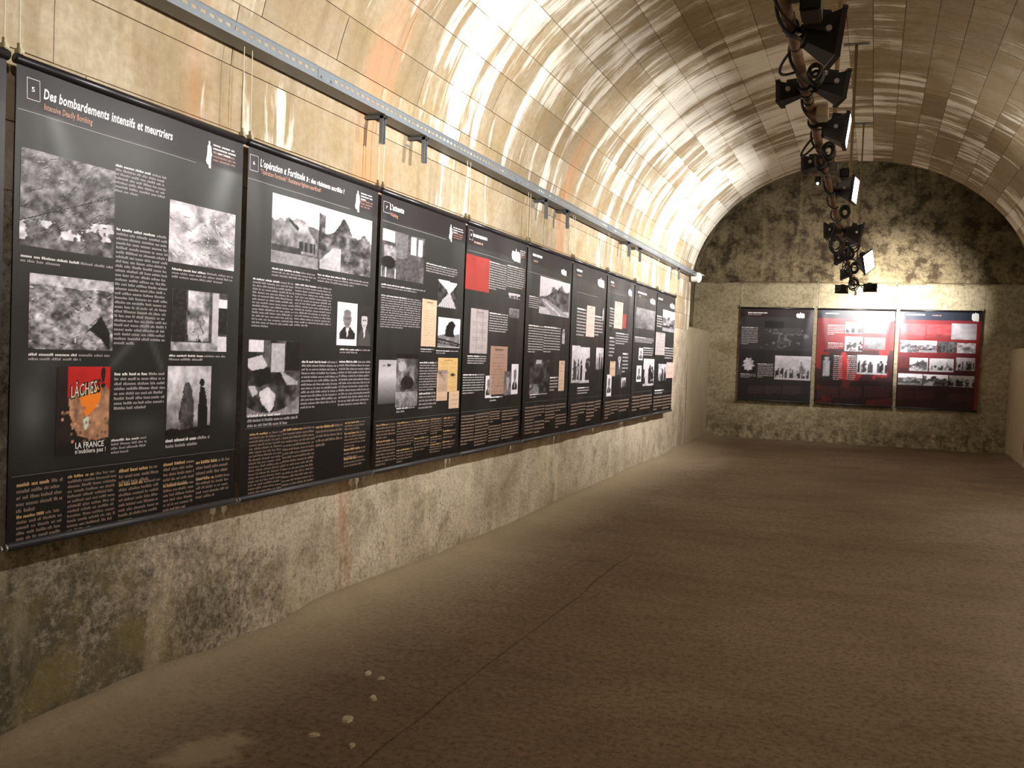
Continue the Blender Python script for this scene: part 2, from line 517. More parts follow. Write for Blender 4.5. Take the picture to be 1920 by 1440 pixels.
def panel_mesh(name, items):
    V, U_, F_, C_ = [], [], [], []
    for (vs, uv, fs, c) in items:
        n = len(V)
        V += vs; U_ += uv; F_ += [tuple(i + n for i in f) for f in fs]; C_ += [c] * len(vs)
    me = bpy.data.meshes.new(name)
    me.from_pydata(V, [], F_)
    l = me.uv_layers.new(name='UVMap')
    ua = np.array(U_, dtype=np.float32)
    li = np.zeros(len(me.loops), dtype=np.int32); me.loops.foreach_get('vertex_index', li)
    l.data.foreach_set('uv', ua[li].ravel())
    at = me.color_attributes.new('Col', 'FLOAT_COLOR', 'POINT')
    arr = np.ones((len(V), 4), dtype=np.float32); arr[:, :3] = np.array(C_)
    at.data.foreach_set('color', arr.ravel())
    me.polygons.foreach_set('use_smooth', [True] * len(me.polygons))
    me.update()
    me.materials.append(M['vault'])
    return me

panels = []
nrow = 32
edges = np.linspace(0, S_MAX, nrow + 1)
edges[1:-1] += RNG.uniform(-0.035, 0.035, nrow - 1)
for r in range(nrow):
    y = Y_BACK - RNG.uniform(0, 0.9)
    while y < Y_ARCH:
        ln = RNG.choice([0.75, 1.0, 1.25, 1.5, 1.9]) + RNG.uniform(-0.08, 0.08)
        y0, y1 = max(y, Y_BACK), min(y + ln, Y_ARCH)
        if Y_ARCH - y1 < 0.3: y1 = Y_ARCH
        sm = (edges[r] + edges[r + 1]) / 2
        far = np.clip((y0 - 6) / 8, 0, 1) * np.clip((sm - 3.0) / 2.5, 0, 1)
        tone = float(np.clip(RNG.beta(1.3, 2.6) * (0.8 + 0.2 * far) + 0.35 * far, 0, 1))
        eff = float(np.clip(0.5 + RNG.normal(0, 0.13 + 0.30 * far), 0, 1))
        proud = float(RNG.uniform(-0.002, 0.002))
        vs, uv, fs = panel_geo(edges[r], edges[r + 1], y0, y1, proud)
        c = prof(np.array([sm]))
        q = cam_px((c[0][0], (y0 + y1) / 2, c[1][0]))
        score = 0.0
        if q and -150 < q[0] < 2050 and -150 < q[1] < 800: score = 1.0 / q[2]
        elif q and -500 < q[0] < 2400 and -600 < q[1]: score = 0.02 / q[2]
        panels.append((score, vs, uv, fs, (tone, eff, 0.0)))
        y = y1
panels.sort(key=lambda p: -p[0])
for p in panels[:300]:
    link(bpy.data.objects.new('concrete_panel', panel_mesh('concrete_panel', [p[1:]])), ceiling)
rest = link(bpy.data.objects.new('concrete_panel_field', panel_mesh('concrete_panel_field', [p[1:] for p in panels[300:]])), ceiling)
rest['kind'] = 'stuff'

# ================================================================== walls
def wall_grid(name, x, y0, y1, z0, z1, sign, m, amp, seed, ny, nz):
    Y, Z = np.meshgrid(np.linspace(y0, y1, ny), np.linspace(z0, z1, nz), indexing='ij')
    d = (fbm(Y * 1.1, Z * 1.6, seed, 5) - 0.5) * 2
    pit = np.clip(fbm(Y * 5, Z * 6, seed + 20, 3) - 0.55, 0, 1) * 0.12
    fade = np.clip((z1 - 0.25 - Z) / 0.8, 0, 1)
    X = x - sign * (np.abs(d) * amp + pit * 0.35) * fade
    P = np.stack([X, Y, Z], -1)
    o = grid_mesh(name, P, m, None, None, None, True, sign < 0)
    o['kind'] = 'structure'
    return o
wl = wall_grid('wall_left', WALL_X0, Y_BACK, Y_ARCH, -0.05, PANEL_Z, 1, M['lower'], 0.035, 3, 420, 44)
tag(wl, 'pitted concrete foot of the picture wall below the banners')
wr = wall_grid('wall_right', WALL_X1, Y_BACK, Y_ARCH, -0.05, PANEL_Z, -1, M['lower'], 0.03, 5, 200, 24)
tag(wr, 'concrete wall opposite the row of banners')

# end of the vault: ring face turned to the end bay, and the end bay itself
BA, BB = 3.02, 2.62
ring = MB()
n = 60
inner = [(WALL_X0, 0.0)] + [(CX + EA * math.cos(math.pi - math.pi * i / n), CZ + EB * math.sin(math.pi - math.pi * i / n)) for i in range(n + 1)] + [(WALL_X1, 0.0)]
outer = [(CX - BA, 0.0)] + [(CX + BA * math.cos(math.pi - math.pi * i / n), CZ + BB * math.sin(math.pi - math.pi * i / n)) for i in range(n + 1)] + [(CX + BA, 0.0)]
vs = [(x, Y_ARCH, z) for x, z in inner] + [(x, Y_ARCH, z) for x, z in outer]
k = len(inner)
ring.add(vs, [(i, i + 1, k + i + 1, k + i) for i in range(k - 1)])
ro = ring.build('wall_arch_return', M['end_top']); tag(ro, 'step where the vault opens into the taller end bay', kind='structure')

bay = []
for (x, z) in outer:
    bay.append([(x, Y_ARCH, z), (x, Y_ARCH + 1.2, z), (x, Y_END, z)])
bo = grid_mesh('ceiling_end_bay', np.array(bay), M['end_top'], None, None, None, True)
tag(bo, 'dark vault and sides of the recessed end bay', kind='structure')

# end wall: eroded upper face, smoother lower lift standing 4 cm proud up to 3.2 m
X, Z = np.meshgrid(np.linspace(CX - BA, CX + BA, 150), np.linspace(3.1, CZ + BB, 70), indexing='ij')
D = (fbm(X * 2.2, Z * 2.6, 31, 5) - 0.5) * 0.09
we_ = grid_mesh('wall_end', np.stack([X, Y_END + D, Z], -1), M['end_top'], None, None, None, True)
tag(we_, 'eroded brown concrete of the far end wall above the three banners', kind='structure')
X, Z = np.meshgrid(np.linspace(CX - BA, CX + BA, 160), np.linspace(-0.05, 3.2, 70), indexing='ij')
edge = 3.19 + (fbm(X * 3.0, X * 0 + 2.2, 77, 4) - 0.5) * 0.16
Zc = np.minimum(Z, edge)
D = (fbm(X * 1.7, Z * 2.0, 41, 4) - 0.5) * 0.03
Pz = np.stack([X, Y_END - 0.045 + D, Zc], -1)
top = Pz[:, -1:, :].copy(); top[..., 1] += 0.12
Pz = np.concatenate([Pz, top], 1)
wlw = grid_mesh('wall_end_lower', Pz, M['end_low'], None, None, None, True)
tag(wlw, 'smoother lower lift of the far end wall behind the three banners', kind='structure')

# low walls flanking the end bay
def low_wall(name, x0, x1, top, label):
    b = MB()
    b.bevel_box((x0 + x1) / 2, (Y_ARCH + Y_END) / 2, top / 2, x1 - x0, Y_END - Y_ARCH - 0.006, top, 0.02)
    return tag(b.build(name, M['block']), label, kind='structure')
low_wall('wall_low_left', CX - BA + 0.002, WALL_X0 - 0.004, 2.22, 'pale low block wall in the end bay past the row of banners')
low_wall('wall_low_right', WALL_X1 + 0.02, CX + BA - 0.002, 2.03, 'pale low block wall at the right edge of the end bay')

b = MB(); b.box(CX, Y_BACK - 0.05, 2.6, 6.4, 0.1, 5.6)
tag(b.build('wall_back', M['lower']), 'plain concrete wall closing the tunnel behind the viewer', kind='structure')

# ================================================================== floor
JX = 1.2
xs = np.concatenate([np.linspace(CX - BA, WALL_X0, 4)[:-1], np.linspace(WALL_X0, 0.3, 10)[:-1], np.linspace(0.3, JX - 0.016, 12), [JX - 0.004, JX - 0.002, JX + 0.002, JX + 0.004], np.linspace(JX + 0.016, WALL_X1 - 0.3, 45), np.linspace(WALL_X1 - 0.3, WALL_X1, 8)[1:], np.linspace(WALL_X1, CX + BA, 4)[1:]])
ys = np.concatenate([np.linspace(Y_BACK, 10, 260), np.linspace(10.08, Y_END, 90)])
Y, X = np.meshgrid(ys, xs, indexing='ij')
rise = 0.12 * np.clip((Y - 8) / 11, 0, 1) ** 1.2
dl = np.abs(X - WALL_X0); dr = np.abs(X - WALL_X1); de = np.abs(Y - Y_END)
fil = 0.055 * np.exp(-(dl / 0.13)) + 0.05 * np.exp(-dr / 0.2) + 0.03 * np.exp(-de / 0.2)
Zf = rise + fil * (0.4 + 1.2 * fbm(X * 1.2, Y * 1.2, 61, 3)) + (fbm(X * 0.9, Y * 0.9, 51, 4) - 0.5) * 0.035
gro = (np.abs(X - JX) < 0.003) & (Y < 7.4)
Zf = np.where(gro, Zf - 0.010, Zf)
Xj = X + np.where(np.abs(X - JX) < 0.02, (fbm(Y * 2.0, Y * 0 + 1.0, 71, 3) - 0.5) * 0.03, 0)
fl = grid_mesh('floor', np.stack([Xj, Y, Zf], -1), M['floor'], None, None, None, True, True)
tag(fl, 'dusty brown concrete floor with a straight joint', kind='structure')

def floor_z(x, y):
    r = 0.12 * min(max((y - 8) / 11, 0), 1) ** 1.2
    xa, ya = np.array([x]), np.array([y])
    return r + float((fbm(xa * 0.9, ya * 0.9, 51, 4)[0] - 0.5) * 0.035) + float(0.055 * math.exp(-abs(x - WALL_X0) / 0.13) * (0.4 + 1.2 * fbm(xa * 1.2, ya * 1.2, 61, 3)[0]))
for i, (x, y, s, lab) in enumerate([(0.727, 4.047, 0.030, 'pale plaster chip on the floor, farthest of the pair nearest the banners'), (0.822, 4.011, 0.026, 'small pale plaster chip on the floor beside a larger one'),
                        (0.909, 3.778, 0.035, 'pale plaster chip on the floor short of the straight joint'), (0.93, 3.509, 0.050, 'broad pale plaster flake, largest of the chips on the floor'),
                        (0.901, 3.305, 0.028, 'pale plaster chip beside the light spill on the floor'), (1.091, 3.281, 0.024, 'pale plaster chip nearest the straight floor joint')]):
    rr = random.Random(i)
    b = MB()
    k = 7
    ring_ = [(s * rr.uniform(0.7, 1.2) * math.cos(2 * math.pi * j / k), s * 0.6 * rr.uniform(0.7, 1.2) * math.sin(2 * math.pi * j / k)) for j in range(k)]
    b.add([(a, c, 0) for a, c in ring_] + [(a * 0.75, c * 0.75, 0.009) for a, c in ring_],
          [(j, (j + 1) % k, k + (j + 1) % k, k + j) for j in range(k)] + [tuple(range(k, 2 * k))] + [tuple(range(k))[::-1]])
    o = b.build('plaster_chip', M['chip'])
    o.location = (x, y, floor_z(x, y)); o.rotation_euler = (0, 0, rr.uniform(0, 3))
    tag(o, lab, 'debris', 'plaster chips on the floor')

# ================================================================== cable tray and its brackets
TX0, TX1, TZ0, TZ1 = -0.055, 0.055, 3.075, 3.145
TY0, TY1 = -4.5, 16.35
tray = empty('cable_tray', (0, 0, TZ0))
tag(tray, 'galvanised perforated cable tray running along the wall above the banners', 'cable tray')
def slotted_side(x):
    b = MB(); t = 0.0015
    z0, z1 = 0.0, TZ1 - TZ0
    za, zb = 0.030, 0.046
    b.box(x, (TY0 + TY1) / 2, (z0 + za) / 2, t, TY1 - TY0, za - z0)
    b.box(x, (TY0 + TY1) / 2, (zb + z1) / 2, t, TY1 - TY0, z1 - zb)
    pitch = 0.060
    y = TY0
    while y < TY1:
        b.box(x, y + 0.0125, (za + zb) / 2, t, 0.025, zb - za)
        y += pitch
    return b.build('tray_side', M['galv'], tray)
slotted_side(TX1); slotted_side(TX0)
b = MB(); b.box(0, (TY0 + TY1) / 2, 0.001, TX1 - TX0, TY1 - TY0, 0.0015); b.build('tray_base', M['galv_dark'], tray)
for sx in (TX0, TX1):
    b = MB(); b.tube([(sx, TY0, TZ1 - TZ0), (sx, TY1, TZ1 - TZ0)], 0.004, 6); b.build('tray_lip', M['galv'], tray)
for y in (1.2, 4.55, 7.6, 10.6, 13.6):
    b = MB(); b.box(TX1 + 0.002, y, 0.035, 0.003, 0.16, 0.052); b.build('coupling_plate', M['galv'], tray)
    for dy in (-0.05, 0.05):
        b = MB(); b.tube([(TX1 + 0.003, y + dy, 0.02), (TX1 + 0.010, y + dy, 0.02)], 0.007, 8); b.build('coupling_bolt', M['steel'], tray)

brs = [(5.25, 'nearest of the tray brackets, above the second banner'), (5.84, 'tray bracket paired with the nearest one'),
       (8.42, 'tray bracket above the fourth banner'), (9.08, 'tray bracket above the gap after the fourth banner'),
       (11.63, 'tray bracket above the sixth and seventh banners'), (12.24, 'tray bracket above the seventh banner'), (14.9, 'farthest tray bracket, above the last banner')]
for y, lab in brs:
    r = empty('tray_bracket', (0.02, y, 2.895))
    tag(r, 'galvanised ' + lab, 'bracket', 'brackets under the cable tray')
    b = MB()
    # channel-shaped hanging post
    h = TZ0 - 2.895 - 0.004
    b.box(0.0, 0, h / 2, 0.004, 0.034, h)
    b.box(0.012, -0.016, h / 2, 0.026, 0.003, h); b.box(0.012, 0.016, h / 2, 0.026, 0.003, h)
    b.build('post', M['galv'], r)
    b = MB(); b.box(-0.038, 0, h + 0.0, 0.155, 0.034, 0.004); b.box(-0.038, -0.016, h - 0.010, 0.155, 0.003, 0.02); b.box(-0.038, 0.016, h - 0.010, 0.155, 0.003, 0.02)
    b.build('arm', M['galv_dark'], r)
    b = MB(); b.box(-0.117, 0, h - 0.02, 0.004, 0.06, 0.08); b.build('wall_plate', M['galv_dark'], r)

# round fitting at the end of the tray
r = empty('bulkhead_light', (0.055, 16.50, 3.07))
tag(r, 'round white bulkhead light at the far end of the cable tray', 'lamp')
b = MB(); b.tube([(-0.11, 0, 0), (0.0, 0, 0)], 0.075, 20); b.build('base', M['white'], r)
b = MB(); b.tube([(0.0, 0, 0), (0.02, 0, 0), (0.045, 0, 0), (0.058, 0, 0)], [0.085, 0.085, 0.06, 0.02], 20); b.build('diffuser', M['bulkhead'], r, True)
b = MB(); b.tube([(0, -0.15, 0.055), (0.01, 0.05, 0.06), (0.015, 0.35, 0.075), (0.02, 0.55, 0.085)], [0.02, 0.02, 0.016, 0.006], 8); b.build('conduit', M['white'], r, True)

# ================================================================== banners: layout in sheet coordinates (u right, v down)
LAY = {
 'L1': {'ph': [('aerial', 0.019, 0.174, 0.37, 0.374), ('blast', 0.612, 0.208, 0.964, 0.362), ('ruin', 0.057, 0.429, 0.375, 0.588), ('doorway', 0.637, 0.427, 0.934, 0.584), ('poster', 0.163, 0.625, 0.369, 0.823), ('smokemen', 0.626, 0.623, 0.854, 0.811)], 'tx': [(0.369, 0.156, 0.592, 0.207, 7), (0.38, 0.301, 0.613, 0.576, 26), (0.386, 0.638, 0.616, 0.73, 8), (0.379, 0.794, 0.536, 0.832, 4), (0.025, 0.392, 0.371, 0.39, 2), (0.632, 0.375, 0.96, 0.392, 3), (0.059, 0.596, 0.366, 0.603, 2), (0.63, 0.593, 0.933, 0.603, 2), (0.625, 0.807, 0.853, 0.835, 2)], 'og': [(0.029, 0.868, 0.196, 0.936, 5), (0.031, 0.936, 0.195, 1.005, 6), (0.213, 0.866, 0.404, 0.998, 12), (0.414, 0.867, 0.604, 0.908, 3), (0.415, 0.901, 0.604, 0.998, 8), (0.618, 0.867, 0.78, 0.932, 5), (0.621, 0.922, 0.781, 0.995, 6), (0.785, 0.873, 0.974, 0.93, 4), (0.788, 0.918, 0.97, 0.978, 5)], 'ln': [(0.006, 0.101, 0.74, 0.095), (0.011, 0.854, 1.0, 0.853)], 'box': (0.032, 0.029, 0.075, 0.072), 'ti': (0.09, 0.057, 0.615, 0.052), 'su': (0.091, 0.079, 0.272, 0.079), 'lo': (0.79, 0.032, 0.826, 0.102), 'lt': (0.83, 0.034, 0.959, 0.066)},
 'L2': {'ph': [('tank', 0.161, 0.117, 0.5, 0.318), ('rubble', 0.493, 0.117, 0.943, 0.312), ('portrait1', 0.667, 0.409, 0.836, 0.552), ('portrait2', 0.834, 0.41, 0.974, 0.552), ('wreckroom', 0.035, 0.546, 0.385, 0.768)], 'tx': [(0.051, 0.37, 0.326, 0.493, 15), (0.332, 0.369, 0.619, 0.479, 14), (0.697, 0.562, 0.971, 0.576, 2), (0.042, 0.76, 0.38, 0.802, 3), (0.396, 0.604, 0.69, 0.758, 13), (0.695, 0.602, 0.983, 0.757, 13), (0.172, 0.332, 0.485, 0.339, 3), (0.497, 0.328, 0.931, 0.34, 3)], 'og': [(0.059, 0.815, 0.279, 1.004, 18), (0.277, 0.811, 0.519, 1.002, 16), (0.525, 0.812, 0.742, 0.885, 5), (0.759, 0.809, 0.955, 0.841, 3), (0.757, 0.845, 0.96, 0.899, 5), (0.756, 0.899, 0.963, 0.939, 3), (0.759, 0.932, 0.956, 0.967, 3)], 'ln': [(-0.003, 0.096, 0.741, 0.097), (0.025, 0.804, 1.022, 0.796)], 'box': (0.009, 0.029, 0.059, 0.072), 'ti': (0.074, 0.048, 0.691, 0.044), 'su': (0.074, 0.067, 0.498, 0.068), 'lo': (0.782, 0.029, 0.831, 0.1), 'lt': (0.834, 0.029, 0.947, 0.07)},
 'L3': {'ph': [('windows', 0.019, 0.127, 0.469, 0.3), ('lane', 0.654, 0.267, 0.906, 0.38), ('doc_tan', 0.468, 0.356, 0.651, 0.542), ('rockbird', 0.678, 0.42, 0.969, 0.542), ('sea', 0.031, 0.598, 0.21, 0.758), ('soldiers', 0.209, 0.573, 0.449, 0.774), ('doc_yellow', 0.696, 0.585, 0.954, 0.727), ('doc_tan', 0.689, 0.65, 0.827, 0.762), ('doc_tan', 0.851, 0.724, 0.985, 0.798)], 'tx': [(0.497, 0.213, 0.911, 0.237, 4), (0.031, 0.363, 0.457, 0.483, 14), (0.027, 0.323, 0.497, 0.332, 2), (0.469, 0.549, 0.646, 0.564, 2), (0.665, 0.553, 0.964, 0.562, 2), (0.463, 0.602, 0.69, 0.72, 11), (0.469, 0.723, 0.691, 0.792, 5), (0.223, 0.774, 0.439, 0.799, 2)], 'og': [(0.026, 0.83, 0.223, 0.888, 5), (0.032, 0.89, 0.232, 0.985, 8), (0.234, 0.83, 0.433, 0.924, 9), (0.239, 0.933, 0.421, 0.987, 5), (0.43, 0.83, 0.622, 0.893, 6), (0.431, 0.898, 0.615, 0.955, 5), (0.628, 0.831, 0.778, 0.898, 7), (0.63, 0.904, 0.782, 0.934, 3), (0.626, 0.934, 0.78, 0.974, 4), (0.792, 0.832, 0.956, 0.875, 4), (0.791, 0.885, 0.962, 0.925, 3), (0.789, 0.93, 0.96, 0.967, 3)], 'ln': [(0.017, 0.099, 0.738, 0.103), (0.02, 0.82, 1.009, 0.817)], 'box': (0.021, 0.032, 0.084, 0.07), 'ti': (0.087, 0.047, 0.233, 0.047), 'su': (0.089, 0.069, 0.172, 0.074), 'lo': (0.772, 0.036, 0.823, 0.105), 'lt': (0.83, 0.039, 0.966, 0.077)},
 'L4': {'ph': [('red', -0.003, 0.134, 0.341, 0.285), ('crowd', 0.683, 0.264, 0.884, 0.289), ('greyblur', 0.703, 0.337, 0.877, 0.382), ('doc_grey', 0.087, 0.364, 0.351, 0.562), ('portrait1', 0.347, 0.662, 0.456, 0.765), ('doc_tan2', 0.416, 0.524, 0.704, 0.752), ('woman', 0.66, 0.643, 0.782, 0.759), ('portrait1', 0.78, 0.607, 0.922, 0.756)], 'tx': [(0.331, 0.138, 0.646, 0.268, 12), (0.646, 0.131, 0.97, 0.239, 10), (0.369, 0.369, 0.692, 0.461, 8), (0.065, 0.57, 0.341, 0.611, 4), (0.013, 0.652, 0.323, 0.743, 8), (0.438, 0.757, 0.651, 0.787, 2)], 'og': [(0.011, 0.832, 0.193, 0.967, 10), (0.201, 0.829, 0.442, 0.927, 7), (0.197, 0.927, 0.422, 0.98, 4), (0.447, 0.827, 0.627, 0.884, 5), (0.438, 0.894, 0.639, 0.974, 6), (0.647, 0.828, 0.96, 0.883, 4), (0.647, 0.889, 0.974, 0.973, 6)], 'ln': [(0.018, 0.122, 0.749, 0.113), (0.002, 0.818, 1.035, 0.818)], 'box': (0.022, 0.029, 0.074, 0.07), 'ti': (0.08, 0.049, 0.442, 0.053), 'su': (0.091, 0.073, 0.28, 0.079), 'lo': (0.71, 0.047, 0.868, 0.111), 'lt': (0.859, 0.044, 0.966, 0.072)},
 'L5': {'ph': [('road', 0.252, 0.143, 0.963, 0.338), ('standing', 0.798, 0.402, 0.909, 0.499), ('interior', 0.108, 0.581, 0.541, 0.762), ('doc_tan', 0.777, 0.585, 0.913, 0.757)], 'tx': [(0.048, 0.255, 0.257, 0.319, 6), (0.059, 0.402, 0.398, 0.55, 11), (0.398, 0.399, 0.784, 0.546, 10), (0.551, 0.672, 0.767, 0.757, 5), (0.124, 0.76, 0.52, 0.785, 2)], 'og': [(0.047, 0.824, 0.245, 0.971, 9), (0.245, 0.824, 0.464, 0.888, 4), (0.257, 0.904, 0.479, 0.976, 4), (0.478, 0.825, 0.718, 0.927, 6), (0.727, 0.825, 0.974, 0.875, 3), (0.737, 0.886, 0.991, 0.969, 5)], 'ln': [(0.029, 0.132, 0.715, 0.142), (0.045, 0.805, 1.044, 0.799)], 'box': None, 'ti': (0.081, 0.044, 0.45, 0.055), 'su': (0.096, 0.069, 0.312, 0.083), 'lo': (0.715, 0.068, 0.867, 0.105), 'lt': None},
 'L6': {'ph': [('doc_pink', 0.427, 0.241, 0.656, 0.432), ('strips', 0.044, 0.493, 0.272, 0.714), ('strips', 0.277, 0.499, 0.565, 0.718), ('smokemen', 0.735, 0.495, 0.991, 0.662), ('standing', 0.851, 0.232, 0.941, 0.332)], 'tx': [(0.117, 0.265, 0.418, 0.438, 9), (0.661, 0.291, 0.908, 0.426, 7), (0.232, 0.74, 0.579, 0.788, 3)], 'og': [(0.076, 0.835, 0.274, 0.969, 7), (0.279, 0.834, 0.508, 0.909, 4), (0.524, 0.833, 0.743, 0.962, 6), (0.751, 0.832, 0.971, 0.907, 4)], 'ln': [(0.071, 0.173, 0.722, 0.18), (0.071, 0.81, 1.02, 0.803)], 'box': None, 'ti': (0.077, 0.048, 0.377, 0.059), 'su': (0.082, 0.076, 0.289, 0.08), 'lo': (0.695, 0.05, 0.895, 0.113), 'lt': None},
 'L7': {'ph': [('doc_pink', 0.279, 0.172, 0.555, 0.355), ('red', 0.55, 0.247, 0.716, 0.347), ('portrait2', 0.406, 0.495, 0.626, 0.676), ('doc_tan', 0.197, 0.58, 0.389, 0.682), ('portrait1', 0.105, 0.67, 0.284, 0.816), ('smokemen', 0.609, 0.694, 0.813, 0.773)], 'tx': [(0.084, 0.22, 0.3, 0.355, 7), (0.362, 0.379, 0.849, 0.465, 5), (0.124, 0.413, 0.342, 0.554, 6), (0.63, 0.514, 0.874, 0.665, 6)], 'og': [(0.07, 0.847, 0.279, 0.972, 6), (0.291, 0.845, 0.544, 0.944, 5), (0.562, 0.844, 0.958, 0.939, 4)], 'ln': [(0.026, 0.117, 0.645, 0.123), (0.064, 0.822, 0.973, 0.814)], 'box': None, 'ti': (0.085, 0.054, 0.352, 0.062), 'su': (0.089, 0.071, 0.278, 0.078), 'lo': (0.755, 0.057, 0.896, 0.11), 'lt': None},
 'L8': {'ph': [('greyblur', 0.058, 0.174, 0.928, 0.327), ('portrait1', 0.268, 0.474, 0.432, 0.565), ('strips', 0.502, 0.553, 1.043, 0.765), ('portrait1', 0.207, 0.607, 0.401, 0.729)], 'tx': [(0.064, 0.39, 0.929, 0.434, 4), (0.456, 0.463, 0.929, 0.532, 4)], 'og': [(0.079, 0.832, 0.384, 0.953, 5), (0.402, 0.83, 0.984, 0.95, 5)], 'ln': [(0.164, 0.81, 1.052, 0.8)], 'box': None, 'ti': (0.121, 0.061, 0.604, 0.071), 'su': (0.172, 0.082, 0.363, 0.092), 'lo': (0.68, 0.075, 0.901, 0.123), 'lt': None},
 'L9': {'ph': [('tank', 0.316, 0.138, 1.006, 0.315), ('doc_grey', 0.006, 0.333, 0.479, 0.518), ('doc_pink', 0.644, 0.576, 1.057, 0.712), ('smokemen', 0.213, 0.591, 0.634, 0.754)], 'tx': [(0.024, 0.194, 0.302, 0.294, 5), (0.488, 0.446, 1.01, 0.55, 5), (0.076, 0.8, 0.54, 0.844, 2)], 'og': [(0.035, 0.852, 0.46, 0.978, 5), (0.484, 0.852, 1.007, 0.98, 5)], 'ln': [(0.083, 0.827, 1.089, 0.821)], 'box': None, 'ti': (0.043, 0.059, 0.384, 0.068), 'su': None, 'lo': (0.681, 0.063, 0.946, 0.111), 'lt': None},
 'E1': {'ph': [('map', 0.269, 0.131, 0.951, 0.428), ('leaf', 0.044, 0.537, 0.228, 0.691), ('beachrow', 0.503, 0.507, 0.993, 0.764)], 'tx': [(0.021, 0.204, 0.256, 0.4, 11), (0.267, 0.596, 0.489, 0.756, 9), (0.034, 0.713, 0.252, 0.763, 3)], 'og': [(0.146, 0.846, 0.374, 0.941, 6), (0.387, 0.837, 0.613, 0.932, 6), (0.627, 0.829, 0.877, 0.922, 6)], 'ln': [], 'box': None, 'ti': (0.099, 0.039, 0.468, 0.07), 'su': (0.1, 0.064, 0.314, 0.078), 'lo': (0.763, 0.037, 0.879, 0.103), 'lt': None},
 'E2': {'ph': [('crowd', 0.365, 0.131, 0.588, 0.25), ('blast', 0.609, 0.141, 0.899, 0.241), ('strips', 0.369, 0.281, 0.6, 0.435), ('greyblur', 0.618, 0.286, 0.892, 0.41), ('crowd', 0.539, 0.47, 0.925, 0.672), ('standing', 0.066, 0.483, 0.219, 0.737), ('redman', 0.28, 0.44, 0.447, 0.743)], 'tx': [(0.138, 0.159, 0.361, 0.272, 6), (0.149, 0.348, 0.364, 0.416, 4), (0.235, 0.481, 0.357, 0.747, 13), (0.413, 0.476, 0.537, 0.741, 13)], 'og': [(0.039, 0.812, 0.323, 0.946, 8), (0.346, 0.801, 0.621, 0.934, 8), (0.648, 0.791, 0.992, 0.906, 7)], 'ln': [], 'box': None, 'ti': (0.103, 0.033, 0.433, 0.061), 'su': None, 'lo': (0.92, 0.006, 1.0, 0.112), 'lt': None},
 'E3': {'ph': [('pinkphoto', 0.022, 0.132, 0.333, 0.283), ('pinkphoto', 0.341, 0.134, 0.642, 0.272), ('pale', 0.646, 0.122, 0.95, 0.284), ('rubble', 0.023, 0.305, 0.253, 0.428), ('tank', 0.259, 0.304, 0.479, 0.425), ('darkrow', 0.492, 0.308, 0.719, 0.42), ('blast', 0.725, 0.317, 0.948, 0.42), ('redbit', 0.017, 0.484, 0.133, 0.625), ('road', 0.152, 0.481, 0.38, 0.617), ('beachrow', 0.397, 0.481, 0.694, 0.617), ('crowd', 0.722, 0.465, 0.951, 0.595), ('tank', 0.018, 0.646, 0.322, 0.764), ('rubble', 0.33, 0.647, 0.636, 0.764), ('crowd', 0.649, 0.648, 0.951, 0.763)], 'tx': [], 'og': [(0.02, 0.823, 0.235, 0.922, 6), (0.249, 0.814, 0.474, 0.913, 6), (0.657, 0.834, 0.964, 0.921, 6)], 'ln': [], 'box': None, 'ti': (0.085, 0.029, 0.388, 0.057), 'su': (0.404, 0.036, 0.578, 0.053), 'lo': (0.881, -0.002, 0.97, 0.102), 'lt': None},
}


def in_poly(x, y, pts):
    c = np.zeros(x.shape, bool)
    n = len(pts)
    for i in range(n):
        x0, y0 = pts[i]; x1, y1 = pts[(i + 1) % n]
        if y0 == y1: continue
        k = ((y0 > y) != (y1 > y)) & (x < (x1 - x0) * (y - y0) / (y1 - y0) + x0)
        c ^= k
    return c

def ell(x, y, cx, cy, rx, ry): return ((x - cx) / rx) ** 2 + ((y - cy) / ry) ** 2 < 1
def box_(x, y, a, b, c, d): return (x > a) & (x < c) & (y > b) & (y < d)

